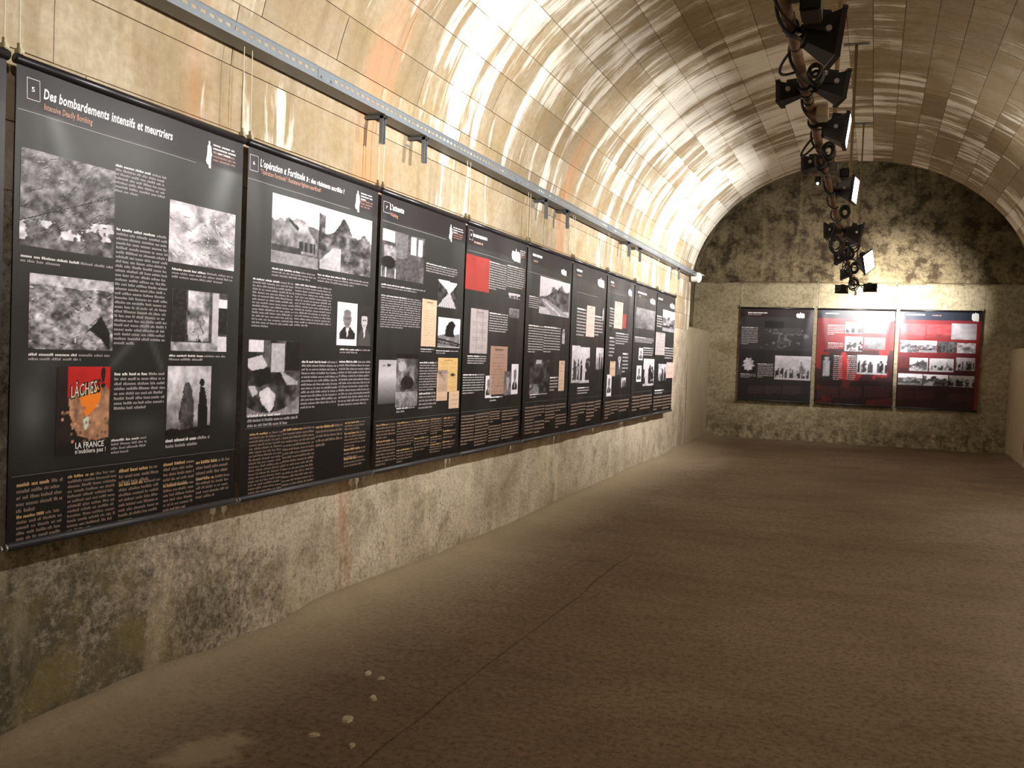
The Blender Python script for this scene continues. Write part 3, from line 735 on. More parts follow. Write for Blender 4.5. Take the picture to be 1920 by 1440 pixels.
def paint(kind, x, y, seed):
    """ink colours (sRGB 0..1) of one printed picture"""
    N = lambda s, k=0, o=4: fbm(x * s + seed * 1.7, y * s + seed * 0.9, seed % 40 + k, o)
    g = np.full(x.shape, 0.4)
    tint = np.array([1.0, 0.97, 1.0])
    R = np.random.RandomState(seed)
    def strokes(g, n, vals, lmax, th, y0=0.0, y1=1.0, ang=None):
        for _ in range(n):
            cx, cy = R.rand(), y0 + (y1 - y0) * R.rand()
            a = (R.rand() * math.pi) if ang is None else ang + 0.35 * R.randn()
            L, t_ = lmax * (0.3 + 0.7 * R.rand()), th * (0.4 + 0.9 * R.rand())
            dx, dy = x - cx, y - cy
            al, pe = dx * math.cos(a) + dy * math.sin(a), -dx * math.sin(a) + dy * math.cos(a)
            m_ = (np.abs(al) < L) & (np.abs(pe) < t_ * (1 - np.abs(al) / L * 0.7))
            g = np.where(m_, vals[0] + (vals[1] - vals[0]) * R.rand(), g)
        return g
    if kind == 'aerial':
        g = 0.34 + 0.75 * (N(13, 0, 5) - 0.46) + 0.22 * np.clip(0.45 - y, 0, 1)
        g = strokes(g, 110, (0.4, 0.7), 0.07, 0.004, 0.0, 0.75, -0.6)
        g = strokes(g, 110, (0.08, 0.24), 0.07, 0.005, 0.0, 0.95, -0.6)
        g = np.where((N(9, 6, 4) > 0.56) & (np.abs(y - 0.84 + 0.12 * x) < 0.10), 0.55 + 0.5 * N(16, 2), g)
        g = np.where(np.abs(y - 0.75 + 0.45 * x) < 0.006, 0.15, g)
    elif kind == 'blast':
        d = np.hypot(x - 0.62, y - 0.55)
        g = 0.66 + 0.9 * (fbm(x * 5 + 2.4 * N(3, 5), y * 5 + 2.4 * N(3, 7), seed % 40, 5) - 0.5) - 0.35 * np.exp(-(d / 0.2) ** 2)
        g = strokes(g, 30, (0.8, 0.95), 0.10, 0.006, 0.0, 1.0, 0.6); g = strokes(g, 36, (0.12, 0.35), 0.08, 0.006, 0.2, 0.9, 0.6)
    elif kind == 'ruin':
        g = 0.5 + 0.9 * (N(9, 0, 5) - 0.5)
        g = np.where(y < 0.12 + 0.06 * N(5, 2), 0.70, g)
        g = g + 0.5 * (N(22, 6, 3) - 0.5); g = strokes(g, 60, (0.12, 0.3), 0.05, 0.008, 0.15, 1.0); g = strokes(g, 50, (0.6, 0.85), 0.04, 0.010, 0.1, 1.0)
        g = np.where(in_poly(x, y, [(0.64, 0.78), (0.78, 0.62), (0.85, 0.5), (0.97, 0.75), (0.96, 1.0), (0.86, 0.85), (0.72, 0.72)]), 0.05, g)
        g = np.where(in_poly(x, y, [(0.58, 0.5), (0.8, 0.42), (0.82, 0.52), (0.7, 0.66), (0.6, 0.62)]), 0.68, g)
    elif kind == 'doorway':
        g = 0.28 + 0.3 * (N(7, 0) - 0.5)
        g = np.where(box_(x, y, 0, 0, 0.26, 0.86), 0.10 + 0.1 * N(8, 1), g)
        g = np.where(box_(x, y, 0.28, 0.0, 0.66, 0.84), 0.55 + 1.2 * (N(6, 2, 5) - 0.5), g)
        g = strokes(g, 16, (0.05, 0.2), 0.12, 0.012, 0.4, 0.85, 1.5)
        g = np.where(box_(x, y, 0.72, 0.0, 0.84, 1), 0.72, g); g = np.where(box_(x, y, 0.84, 0.1, 1, 0.25), 0.85, g); g = np.where(box_(x, y, 0.84, 0.25, 1, 0.7), 0.12, g)
        g = np.where(y > 0.86, 0.62 + 0.5 * (N(12, 4) - 0.5), g); g = np.where(box_(x, y, 0.84, 0.74, 1, 1), 0.8, g)
    elif kind == 'smokemen':
        g = 0.72 - 0.5 * np.clip(y - 0.35, 0, 1) + 0.45 * (N(4, 0) - 0.5)
        g = g + 0.35 * (N(7, 6) - 0.5)
        g = np.where(in_poly(x + 0.12 * (N(6, 8) - 0.5), y + 0.1 * (N(6, 9) - 0.5), [(0.28, 1), (0.3, 0.5), (0.4, 0.22), (0.48, 0.22), (0.6, 0.34), (0.62, 1)]), 0.14 + 0.3 * N(6, 2), g)
        g = np.where(ell(x, y, 0.79, 0.23, 0.06, 0.055) | in_poly(x, y, [(0.7, 1), (0.72, 0.45), (0.75, 0.28), (0.85, 0.3), (0.92, 0.5), (0.95, 1)]), 0.07, g)
        g = np.where(y > 0.8 + 0.1 * N(4, 3), 0.08, g)
    elif kind == 'tank':
        g = 0.88 + 0 * x
        tree = 0.28 + 0.16 * N(6, 1, 5)
        g = np.where(y > tree, 0.38 + 0.4 * (N(10, 0) - 0.5), g)
        g = np.where(in_poly(x, y, [(0.08, 0.6), (0.2, 0.45), (0.38, 0.35), (0.5, 0.28), (0.7, 0.3), (0.78, 0.45), (0.95, 0.6), (0.95, 0.8), (0.1, 0.8)]), 0.5 + 0.7 * (N(7, 3) - 0.5), g)
        g = np.where(box_(x, y, 0.55, 0.62, 0.92, 0.76), 0.12 + 0.25 * (np.sin(60 * x) > 0.4), g)
        g = np.where(in_poly(x, y, [(0.35, 0.3), (0.55, 0.42), (0.52, 0.47), (0.33, 0.34)]), 0.1, g)
        g = np.where(box_(x, y, 0.0, 0.72, 0.6, 0.82), 0.2, g); g = np.where(y > 0.82, 0.52 + 0.2 * (N(10, 4) - 0.5), g)
    elif kind == 'rubble':
        g = 0.93 + 0 * x
        top = 0.45 - 0.32 * np.exp(-((x - 0.45) / 0.16) ** 2) - 0.16 * np.exp(-((x - 0.86) / 0.12) ** 2) + 0.12 * (N(9, 1) - 0.5)
        top = np.where(x < 0.12, 0.02 + 0.2 * N(8, 5), top)
        g = np.where(y > top, 0.33 + 0.75 * (N(11, 0, 5) - 0.5), g)
        g = np.where((y > 0.62) & (x < 0.42) & (x > 0.04) & (y > 0.9 - x), 0.68 + 0.2 * (N(9, 3) - 0.5), g)
    elif kind in ('portrait1', 'portrait2', 'woman'):
        light = kind == 'portrait1'
        g = np.full(x.shape, 0.88 if light else 0.16)
        g = np.where(in_poly(x, y, [(0.08, 1.0) if not light else (0.12, 0.86), (0.12, 0.72), (0.35, 0.56), (0.65, 0.56), (0.92, 0.72), (0.96, 1.0) if not light else (0.88, 0.86)]), 0.12 if light else 0.27, g)
        if light: g = np.where(y > 0.88, 0.88, g)
        g = np.where(in_poly(x, y, [(0.42, 0.56), (0.6, 0.56), (0.55, 0.76), (0.5, 0.8)]), 0.8, g)
        g = np.where(ell(x, y, 0.5, 0.38, 0.2, 0.21), 0.46 if light else 0.72, g)
        g = np.where(ell(x, y, 0.5, 0.27, 0.19, 0.11) & (y < 0.26), 0.42 if light else 0.1, g)
        g = np.where(ell(x, y, 0.43, 0.37, 0.05, 0.018) | ell(x, y, 0.58, 0.37, 0.05, 0.018) | ell(x, y, 0.51, 0.5, 0.07, 0.016), 0.22, g)
        if kind == 'woman': g = g * 0.5 + 0.3 * N(5, 1) + 0.1
    elif kind == 'wreckroom':
        g = 0.22 + 0.5 * (N(6, 0) - 0.5)
        g = np.where(box_(x, y, 0.0, 0.0, 0.28, 0.16), 0.82, g); g = np.where(box_(x, y, 0.42, 0.04, 0.68, 0.42), 0.66, g)
        g = np.where(box_(x, y, 0.3, 0.0, 0.41, 0.45), 0.35, g); g = np.where(box_(x, y, 0.7, 0, 1.0, 0.4), 0.07, g)
        g = np.where(in_poly(x, y, [(0.0, 0.25), (0.25, 0.2), (0.36, 0.33), (0.2, 0.46), (0.0, 0.36)]), 0.74, g)
        g = np.where(in_poly(x, y, [(0.1, 0.4), (0.4, 0.36), (0.48, 0.55), (0.2, 0.62)]), 0.06, g)
        g = np.where(in_poly(x, y, [(0.22, 0.68), (0.38, 0.62), (0.52, 0.72), (0.5, 0.88), (0.42, 0.96), (0.26, 0.82)]), 0.78 + 0.3 * (N(9, 2) - 0.5), g)
        g = np.where(in_poly(x, y, [(0.02, 0.6), (0.14, 0.6), (0.2, 0.7), (0.1, 0.74)]), 0.7, g)
        g = np.where(in_poly(x, y, [(0.6, 0.4), (0.95, 0.55), (0.95, 0.6), (0.75, 0.6), (0.66, 0.5)]), 0.62, g)
        g = np.where((np.hypot((x - 0.4) / 1.2, y - 0.3) > 0.66), 0.5 + 0.3 * (N(12, 4) - 0.5), g)
    elif kind == 'windows':
        g = 0.32 + 0.35 * (N(5, 0) - 0.5)
        g = np.where(box_(x, y, 0.0, 0.0, 0.3, 0.25), 0.72, g); g = np.where(box_(x, y, 0.66, 0.02, 0.8, 0.42), 0.94, g); g = np.where(box_(x, y, 0.84, 0.05, 0.96, 0.42), 0.9, g)
        g = np.where(box_(x, y, 0.3, 0.0, 0.6, 0.55), 0.42, g); g = np.where(box_(x, y, 0.05, 0.32, 0.34, 0.62), 0.55 + 0.4 * (N(14, 2) - 0.5), g)
        g = np.where(ell(x, y, 0.16, 0.68, 0.16, 0.13), 0.06, g); g = np.where(in_poly(x, y, [(0.35, 1), (0.38, 0.6), (0.6, 0.5), (0.88, 0.58), (0.9, 1)]), 0.24 + 0.1 * N(6, 4), g)
        g = np.where((np.abs(np.sin(30 * x)) < 0.2) & (y > 0.78) & (x < 0.4), 0.8, g)
    elif kind == 'lane':
        g = 0.22 + 0.4 * (N(6, 0) - 0.5)
        g = np.where(in_poly(x, y, [(0, 0), (1, 0.05), (0.9, 0.2), (0.62, 0.5), (0.45, 0.32), (0.1, 0.1)]), 0.85, g)
        g = np.where(in_poly(x, y, [(0.5, 0.5), (0.68, 0.5), (1.0, 1.0), (0.0, 1.0)]), 0.62 + 0.2 * np.sin(60 * x / (y + 0.1)), g)
    elif kind in ('doc_tan', 'doc_tan2', 'doc_yellow', 'doc_grey', 'doc_pink'):
        base = dict(doc_tan=(0.80, 0.68, 0.58), doc_tan2=(0.62, 0.50, 0.44), doc_yellow=(0.80, 0.66, 0.44), doc_grey=(0.66, 0.62, 0.62), doc_pink=(0.86, 0.70, 0.66))[kind]
        c = np.array(base) * (1 + 0.10 * (N(4, 0)[..., None] - 0.5))
        lines = (np.abs(np.sin(y * math.pi * 17)) < 0.42) & (x > 0.1) & (x < 0.9) & (N(30, 3, 2) > 0.42)
        if kind == 'doc_grey': lines |= (np.abs(np.sin(x * math.pi * 12)) < 0.2)
        c = np.where(lines[..., None], c * 0.84, c)
        c = np.where((box_(x, y, 0.3, 0.05, 0.75, 0.09))[..., None], c * 0.7, c)
        if kind == 'doc_yellow':
            c = np.where((box_(x, y, 0.02, 0.36, 0.5, 0.98))[..., None], np.array([0.55, 0.48, 0.46]) * (0.8 + 0.4 * N(9, 1)[..., None]), c)
            c = np.where(in_poly(x, y, [(0.05, 0.45), (0.15, 0.42), (0.4, 0.62), (0.35, 0.68)])[..., None], 0.15, c)
            c = np.where((ell(x, y, 0.75, 0.5, 0.13, 0.04))[..., None], 0.15, c)
        return np.clip(c, 0, 1)
    elif kind == 'rockbird':
        g = np.full(x.shape, 0.86)
        g = np.where(in_poly(x, y, [(0.0, 0.62), (0.3, 0.55), (0.6, 0.6), (1, 0.5), (1, 1), (0, 1)]), 0.45 + 0.3 * (N(8, 0) - 0.5), g)
        g = np.where(in_poly(x, y, [(0.3, 0.62), (0.36, 0.3), (0.5, 0.12), (0.66, 0.1), (0.8, 0.22), (0.7, 0.4), (0.74, 0.66)]), 0.07, g)
        g = np.where((np.abs(y - 0.72 - 0.15 * x) < 0.03) | (np.abs(y - 0.84 - 0.1 * x) < 0.02), 0.12, g)
    elif kind == 'sea':
        g = 0.75 - 0.75 * np.abs(y - 0.36) * np.where(y > 0.36, 1.0, 0.4) + 0.08 * (N(14, 0) - 0.5)
        g = np.where(ell(x, y, 0.3, 0.13, 0.1, 0.02) | ell(x, y, 0.56, 0.12, 0.1, 0.035), 0.15, g)
    elif kind == 'soldiers':
        g = 0.36 + 0.75 * (N(5, 0, 5) - 0.5)
        g = np.where(y < 0.1, 0.08, g); g = np.where(ell(x, y, 0.25, 0.24, 0.17, 0.1), 0.62, g); g = np.where(ell(x, y, 0.5, 0.55, 0.3, 0.13), 0.14, g)
        g = np.where(y > 0.72, 0.5 + 0.5 * (N(7, 2) - 0.5), g)
    elif kind == 'red':
        c = np.array([0.60, 0.22, 0.20]) * (1 + 0.15 * (N(3, 0)[..., None] - 0.5))
        c = np.where((box_(x, y, 0.12, 0.12, 0.85, 0.15) & (N(24, 2, 2) > 0.5))[..., None], np.array([0.55, 0.15, 0.14]), c)
        c = np.where(((np.abs(np.sin(y * 50)) < 0.25) & box_(x, y, 0.1, 0.25, 0.9, 0.9) & (N(20, 4, 2) > 0.5))[..., None], c * 0.93, c)
        return np.clip(c, 0, 1)
    elif kind in ('crowd', 'strips', 'darkrow', 'beachrow'):
        g = 0.75 - 0.1 * y + 0.2 * (N(5, 0) - 0.5) if kind != 'darkrow' else 0.35 + 0.3 * (N(5, 0) - 0.5)
        nf = {'crowd': 8, 'strips': 3, 'darkrow': 9, 'beachrow': 15}[kind]
        for i in range(nf):
            cx = (i + 0.5 + 0.3 * R.randn()) / nf; w = 0.42 / nf * (0.7 + 0.6 * R.rand())
            t0 = (0.5 if kind == 'beachrow' else 0.25) + 0.18 * R.rand(); v = 0.04 + 0.25 * R.rand()
            g = np.where((box_(x, y, cx - w, t0 + 0.12, cx + w, 0.93) & (N(9, i, 2) > 0.32)) | ell(x, y, cx, t0 + 0.06, w * 0.6, 0.07), v, g)
        if kind == 'beachrow':
            g = np.where(in_poly(x, y, [(0.66, 0.7), (0.7, 0.45), (0.74, 0.2), (0.78, 0.45), (0.86, 0.55), (0.86, 0.75)]), 0.45, g)
            g = np.where(y > 0.9, 0.7, g)
    elif kind == 'greyblur':
        g = 0.48 + 0.35 * (N(3, 0) - 0.5) - 0.15 * y
    elif kind in ('road', 'interior'):
        if kind == 'road':
            g = np.full(x.shape, 0.78) - 0.1 * y
            g = np.where(in_poly(x, y, [(0, 0.55), (0.2, 0.5), (0.35, 0.42), (0.4, 0.2), (0.55, 0.28), (0.7, 0.1), (0.85, 0.3), (1, 0.25), (1, 0.85), (0, 0.8)]), 0.32 + 0.5 * (N(8, 0) - 0.5), g)
            g = np.where(in_poly(x, y, [(0.05, 0.6), (0.2, 0.58), (1.0, 0.95), (1, 1), (0.4, 1)]), 0.55, g)
            g = np.where(in_poly(x, y, [(0.1, 0.62), (0.14, 0.62), (0.75, 1.0), (0.68, 1.0)]), 0.8, g)
        else:
            g = 0.18 + 0.5 * (N(7, 0) - 0.5)
            g = np.where(box_(x, y, 0.3, 0.02, 0.62, 0.12), 0.66, g); g = np.where((y > 0.72) & (x < 0.5), 0.45 + 0.7 * (N(12, 2) - 0.5), g)
    elif kind == 'standing':
        g = np.full(x.shape, 0.14)
        g = np.where(ell(x, y, 0.5, 0.14, 0.2, 0.08) | box_(x, y, 0.22, 0.22, 0.78, 0.9), 0.62 + 0.3 * (N(6, 0) - 0.5), g)
    elif kind == 'map':
        m = N(4, 0, 5)
        g = 0.20 + 0.07 * (N(3, 3) - 0.5)
        g = np.where((np.abs(m - 0.52) < 0.03) & (y > 0.3), 0.42, g); g = np.where((m > 0.6) & (y > 0.25) & (y < 0.85), 0.27, g)
        g = np.where(box_(x, y, 0.1, 0.0, 0.5, 0.28), 0.09, g)
    elif kind == 'leaf':
        d = np.hypot((x - 0.5) / 0.95, (y - 0.5))
        g = np.where(d < 0.42 + 0.08 * np.sin(9 * np.arctan2(y - 0.5, x - 0.5)), 0.78 + 0.4 * (N(6, 0) - 0.5), 0.09)
    elif kind == 'redman':
        b_ = in_poly(x, y, [(0.1, 1), (0.12, 0.5), (0.2, 0.25), (0.35, 0.02), (0.6, 0.0), (0.8, 0.2), (0.95, 0.4), (0.9, 1)])
        c = np.where(b_[..., None], np.array([0.66, 0.14, 0.14]) * (0.8 + 0.4 * N(6, 0)[..., None]), np.array([0.20, 0.07, 0.08]))
        return np.clip(c, 0, 1)
    elif kind in ('pinkphoto', 'redbit'):
        k = 0.55 if kind == 'pinkphoto' else 0.2
        c = np.array([k + 0.12, k * 0.45, k * 0.48]) * (0.75 + 0.6 * N(6, 0)[..., None])
        c = np.where((y > 0.7 + 0.15 * N(6, 4))[..., None], c * 0.7, c)
        return np.clip(c, 0, 1)
    elif kind == 'pale':
        g = 0.66 + 0.4 * (N(3, 0) - 0.5)
    elif kind == 'poster':
        c = np.array([0.09, 0.06, 0.06]) + 0.12 * (N(9, 0)[..., None] - 0.4) * np.array([1.3, 0.9, 0.8])
        c = np.where(((y < 0.34) & (x > 0.2))[..., None], np.array([0.72, 0.09, 0.09]) * (0.9 + 0.2 * N(6, 1)[..., None]), c)
        reg = in_poly(x, y, [(0.22, 0.36), (0.4, 0.3), (0.9, 0.2), (1, 0.3), (1, 0.82), (0.75, 0.85), (0.4, 0.78), (0.25, 0.55)])
        c = np.where(reg[..., None], np.array([0.72, 0.53, 0.40]) * (0.55 + 0.9 * (N(10, 2, 5)[..., None] - 0.1)), c)
        fig = in_poly(x, y, [(0.42, 0.36), (0.6, 0.30), (0.84, 0.22), (0.80, 0.42), (0.66, 0.52), (0.56, 0.58), (0.5, 0.5)])
        c = np.where(fig[..., None], np.array([0.94, 0.50, 0.12]), c)
        c = np.where(in_poly(x, y, [(0.5, 0.6), (0.62, 0.56), (0.6, 0.68), (0.54, 0.74)])[..., None], np.array([0.80, 0.84, 0.78]), c)
        for k in range(30):
            a, b2 = R.rand() * 0.95, 0.42 + 0.42 * R.rand()
            m_ = box_(x, y, a, b2, a + 0.05, b2 + 0.035)
            c = np.where(m_[..., None], np.array([0.66, 0.48, 0.38]) * R.uniform(0.55, 1.25), c)
        c = np.where((y > 0.86)[..., None], np.array([0.05, 0.045, 0.05]), c)
        return np.clip(c, 0, 1)
    if kind not in ('portrait1', 'portrait2', 'sea', 'pale', 'leaf', 'map'):
        g = (g - 0.45) * 1.1 + 0.45 + 0.24 * (N(24, 11, 3) - 0.5) * np.clip(1.4 - g, 0, 1)
    return np.clip(g, 0.02, 0.97)[..., None] * tint

_glyphs = {}
def text_geo(s, bold=0.012):
    """outline of a string as (verts, faces), cap height about 0.7"""
    if (s, bold) in _glyphs: return _glyphs[(s, bold)]
    cu = bpy.data.curves.new('tmp_text', 'FONT')
    cu.body = s; cu.size = 1.0; cu.resolution_u = 2; cu.offset = bold; cu.space_character = 1.06
    o = bpy.data.objects.new('tmp_text', cu)
    COL.objects.link(o)
    dg = bpy.context.evaluated_depsgraph_get()
    me = o.evaluated_get(dg).to_mesh()
    vs = np.array([v.co[:] for v in me.vertices]); fs = [tuple(p.vertices) for p in me.polygons]
    o.evaluated_get(dg).to_mesh_clear()
    bpy.data.objects.remove(o, do_unlink=True); bpy.data.curves.remove(cu)
    _glyphs[(s, bold)] = (vs, fs)
    return vs, fs

class Banner:
    def __init__(self, key, loc, rz, label, group, style, scheme='black', wire_top=0.46):
        self.key, self.style = key, style
        self.seed = style * 13 + (0 if key[0] == 'L' else 200)
        self.root = empty('exhibition_banner', loc, rz)
        tag(self.root, label, 'banner', group)
        self.scheme = scheme
        self.sheet = self.make_sheet()
        self.hardware(wire_top)
    # shape of the hanging vinyl: local y displacement (towards the room is negative y)
    def disp(self, u, v):
        s = self.style
        amp = [0.004, 0.006, 0.004, 0.005, 0.009, 0.009, 0.012, 0.010, 0.008, 0.007][s % 10]
        d = amp * np.sin(u * (3.0 + 0.7 * (s % 3)) * math.pi + s + 1.4 * v) * (0.35 + 0.65 * v * (1.2 - v))
        # pull folds running down from the two hanging corners
        for (c, sg) in ((0.04, 1), (0.96, -1)):
            t = u - (c + sg * 0.22 * v)
            d = d + amp * 1.1 * np.exp(-(t / 0.05) ** 2) * np.exp(-v * 2.2) * np.clip(v * 12, 0, 1)
        # sag of the sheet between the corners
        d = d + amp * 1.5 * np.sin(np.clip(u, 0, 1) * math.pi) * np.exp(-v * 5) * np.clip(v * 8, 0, 1)
        return d
    def pt(self, u, v, off=0.0):
        u, v = np.asarray(u, float), np.asarray(v, float)
        return np.stack([(u - 0.5) * W_B, -self.disp(u, v) - off, (1 - v) * H_B], -1)
    def make_sheet(self):
        nu, nv = 65, 91
        V, U = np.meshgrid(np.linspace(0, 1, nv), np.linspace(0, 1, nu), indexing='ij')
        sd = self.seed
        sm = fbm(U * 3 + sd, V * 4, sd % 30, 5)
        if self.scheme == 'black':
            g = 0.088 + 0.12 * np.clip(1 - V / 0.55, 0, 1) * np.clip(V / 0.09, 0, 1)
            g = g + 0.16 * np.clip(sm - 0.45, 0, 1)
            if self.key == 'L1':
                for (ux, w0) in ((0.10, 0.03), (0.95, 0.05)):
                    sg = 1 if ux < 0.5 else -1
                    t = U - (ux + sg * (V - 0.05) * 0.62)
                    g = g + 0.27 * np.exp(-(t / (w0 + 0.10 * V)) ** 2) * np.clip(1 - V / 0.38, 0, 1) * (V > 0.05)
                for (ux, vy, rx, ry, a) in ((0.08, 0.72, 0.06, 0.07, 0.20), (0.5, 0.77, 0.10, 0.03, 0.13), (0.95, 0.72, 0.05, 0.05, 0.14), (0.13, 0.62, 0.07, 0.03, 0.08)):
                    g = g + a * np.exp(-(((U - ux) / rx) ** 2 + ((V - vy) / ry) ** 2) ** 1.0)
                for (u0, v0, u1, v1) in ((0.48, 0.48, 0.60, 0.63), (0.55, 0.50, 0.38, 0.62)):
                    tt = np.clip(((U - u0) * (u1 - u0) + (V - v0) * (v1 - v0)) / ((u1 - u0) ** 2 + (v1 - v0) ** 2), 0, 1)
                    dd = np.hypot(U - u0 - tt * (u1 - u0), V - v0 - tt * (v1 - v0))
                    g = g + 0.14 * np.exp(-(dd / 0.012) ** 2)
            g = np.where(V > 0.855, 0.048, g)
            g = np.where(V < 0.092, 0.13 + 0.10 * np.clip(sm - 0.4, 0, 1), g)
            c = g[..., None] * np.array([0.98, 1.0, 0.98])
            c = np.where((V < 0.092)[..., None], g[..., None] * np.array([1.06, 0.97, 1.05]), c)
        elif self.scheme == 'dark':
            c = (0.12 + 0.10 * np.clip(sm - 0.4, 0, 1) + 0.06 * (V < 0.45))[..., None] * np.array([1.05, 0.98, 1.05])
            c = np.where((V < 0.10)[..., None], np.array([0.16, 0.09, 0.12]), c)
        elif self.scheme == 'collage':
            c = np.where((V < 0.42)[..., None], np.array([0.44, 0.11, 0.13]), np.array([0.19, 0.06, 0.07]))
            blob = (fbm(U * 7 + 3, V * 9, 21, 4) > 0.54) & (V > 0.28) & ((U < 0.16) | (U > 0.82) | (V > 0.62))
            c = np.where(blob[..., None], np.array([0.48, 0.11, 0.11]), c)
            c = np.where(((V > 0.74))[..., None], c * 0.6, c)
            c = np.where((V < 0.09)[..., None], np.array([0.10, 0.09, 0.13]), c)
            c = c * (0.8 + 0.5 * sm[..., None])
        else:
            f = np.clip((V - 0.35) / 0.4, 0, 1)[..., None]
            c = np.array([0.47, 0.12, 0.14]) * (1 - f) + np.array([0.17, 0.05, 0.07]) * f
            c = np.where(((V > 0.13) & (U > 0.955))[..., None], np.array([0.46, 0.11, 0.13]), c)
            c = np.where((V < 0.10)[..., None], np.array([0.10, 0.12, 0.18]), c) * (0.85 + 0.35 * sm[..., None])
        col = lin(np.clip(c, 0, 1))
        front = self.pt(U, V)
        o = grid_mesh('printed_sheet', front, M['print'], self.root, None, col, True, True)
        return o
    def photo(self, spec, k):
        kind, u0, v0, u1, v1 = spec
        px = max(12, min(120, int((u1 - u0) * W_B * self.res())))
        py = max(12, min(130, int((v1 - v0) * H_B * self.res() * self.fore())))
        V, U = np.meshgrid(np.linspace(0, 1, py + 1), np.linspace(0, 1, px + 1), indexing='ij')
        col = lin(np.clip(paint(kind, U, V, self.seed + k * 3 + 1), 0, 1)) * 0.95
        P = self.pt(u0 + U * (u1 - u0), v0 + V * (v1 - v0), 0.0012)
        o = grid_mesh('poster_print' if kind == 'poster' else 'photograph', P, M['print'], self.sheet, None, col, True, True)
        if kind == 'poster':
            o['label'] = 'red and orange war poster with bold lettering'
            self.word('LÂCHES', u0 + 0.25 * (u1 - u0), v0 + 0.36 * (v1 - v0), 0.50 * (u1 - u0), 0.15 * (v1 - v0), (0.06, 0.05, 0.05), 0.0022, slope=-0.16, bold=0.03, grow=1.14)
            self.word('LÂCHES', u0 + 0.262 * (u1 - u0), v0 + 0.352 * (v1 - v0), 0.48 * (u1 - u0), 0.135 * (v1 - v0), (0.80, 0.82, 0.74), 0.0026, slope=-0.16, bold=0.0)
            self.word('!', u0 + 0.82 * (u1 - u0), v0 + 0.24 * (v1 - v0), 0.09 * (u1 - u0), 0.22 * (v1 - v0), (0.06, 0.05, 0.05), 0.0024, slope=-0.2, bold=0.03)
            self.word('LA FRANCE', u0 + 0.36 * (u1 - u0), v0 + 0.925 * (v1 - v0), 0.54 * (u1 - u0), 0.065 * (v1 - v0), (0.85, 0.85, 0.84), 0.0022, bold=0.02)
            self.word("n'oubliera pas !", u0 + 0.36 * (u1 - u0), v0 + 0.985 * (v1 - v0), 0.58 * (u1 - u0), 0.05 * (v1 - v0), (0.82, 0.82, 0.80), 0.0022, bold=0.02)
        return o
    def res(self):
        return {'L1': 175, 'L2': 120, 'L3': 85, 'L4': 60}.get(self.key, 45)
    def fore(self):
        return 1.9 if self.key[0] == 'L' else 1.0
    def word(self, s, u, v, du, dv, c, off, slope=0.0, bold=0.012, name='lettering', shear=0.0, grow=1.0):
        """string with its baseline starting at (u, v), du wide, capitals dv tall"""
        vs, fs = text_geo(s, bold)
        x0, x1 = vs[:, 0].min(), vs[:, 0].max()
        if x1 - x0 < 1e-6: return None
        sx = du / (x1 - x0) * grow
        sy = dv / 0.70
        uu = u + (vs[:, 0] - x0) * sx + shear * vs[:, 1] * sy * H_B / W_B
        vv = v - vs[:, 1] * sy + slope * (vs[:, 0] - x0) * sx * W_B / H_B
        P = self.pt(uu, vv, off)
        b = MB(); b.add(P.tolist(), fs, lin(np.array(c)))
        return b.build(name, M['print'], self.sheet)
    def text_block(self, spec, c, head=None, letters=False, name='text_block'):
        u0, v0, u1, v1, n = spec
        if v1 - v0 < n * 0.0085: v1 = v0 + n * 0.0095
        rr = random.Random(int(u0 * 1000) + int(v0 * 777) + self.seed)
        pitch = (v1 - v0) / n
        b = MB()
        def quad(a, v_, w, h, col):
            m = max(1, int(w / 0.03))
            us = np.linspace(a, a + w, m + 1)
            P = np.concatenate([self.pt(us, np.full(m + 1, v_), 0.0013), self.pt(us, np.full(m + 1, v_ + h), 0.0013)])
            b.add(P.tolist(), [(i, i + m + 1, i + m + 2, i + 1) for i in range(m)], lin(np.array(col)))
        for r in range(n):
            v_ = v0 + r * pitch + pitch * 0.22
            end = u1 if r < n - 1 else u0 + (u1 - u0) * rr.uniform(0.35, 0.95)
            end -= rr.uniform(0, 0.012)
            a = u0
            while a < end - 0.004:
                w = min(rr.uniform(0.012, 0.055) * (1.0 if letters else 1.4), end - a)
                col = c
                if head and r == 0 and a < u0 + (u1 - u0) * 0.55: col = head
                if letters:
                    k = a
                    while k < a + w:
                        lw = rr.uniform(0.0035, 0.0052)
                        tall = rr.random() < 0.3
                        quad(k, v_ - (pitch * 0.17 if tall else 0), min(lw, a + w - k), pitch * (0.58 if tall else 0.42), col)
                        k += lw + 0.0016
                else:
                    quad(a, v_, w, pitch * 0.46, col)
                a += w + rr.uniform(0.005, 0.008)
        return b.build(name, M['print'], self.sheet)
    def rule(self, spec, c, t=0.0014):
        u0, v0, u1, v1 = spec
        vm = (v0 + v1) / 2
        us = np.linspace(max(0.0, u0), min(1.0, u1), 30)
        P = np.concatenate([self.pt(us, np.full(30, vm), 0.0012), self.pt(us, np.full(30, vm + t), 0.0012)])
        b = MB(); b.add(P.tolist(), [(i, i + 30, i + 31, i + 1) for i in range(29)], lin(np.array(c)))
        b.build('rule_line', M['print'], self.sheet)
    def poly(self, pts, c, name, off=0.0014):
        P = self.pt(np.array([p[0] for p in pts]), np.array([p[1] for p in pts]), off)
        b = MB(); b.add(P.tolist(), [tuple(range(len(pts)))[::-1]], lin(np.array(c)))
        return b.build(name, M['print'], self.sheet)
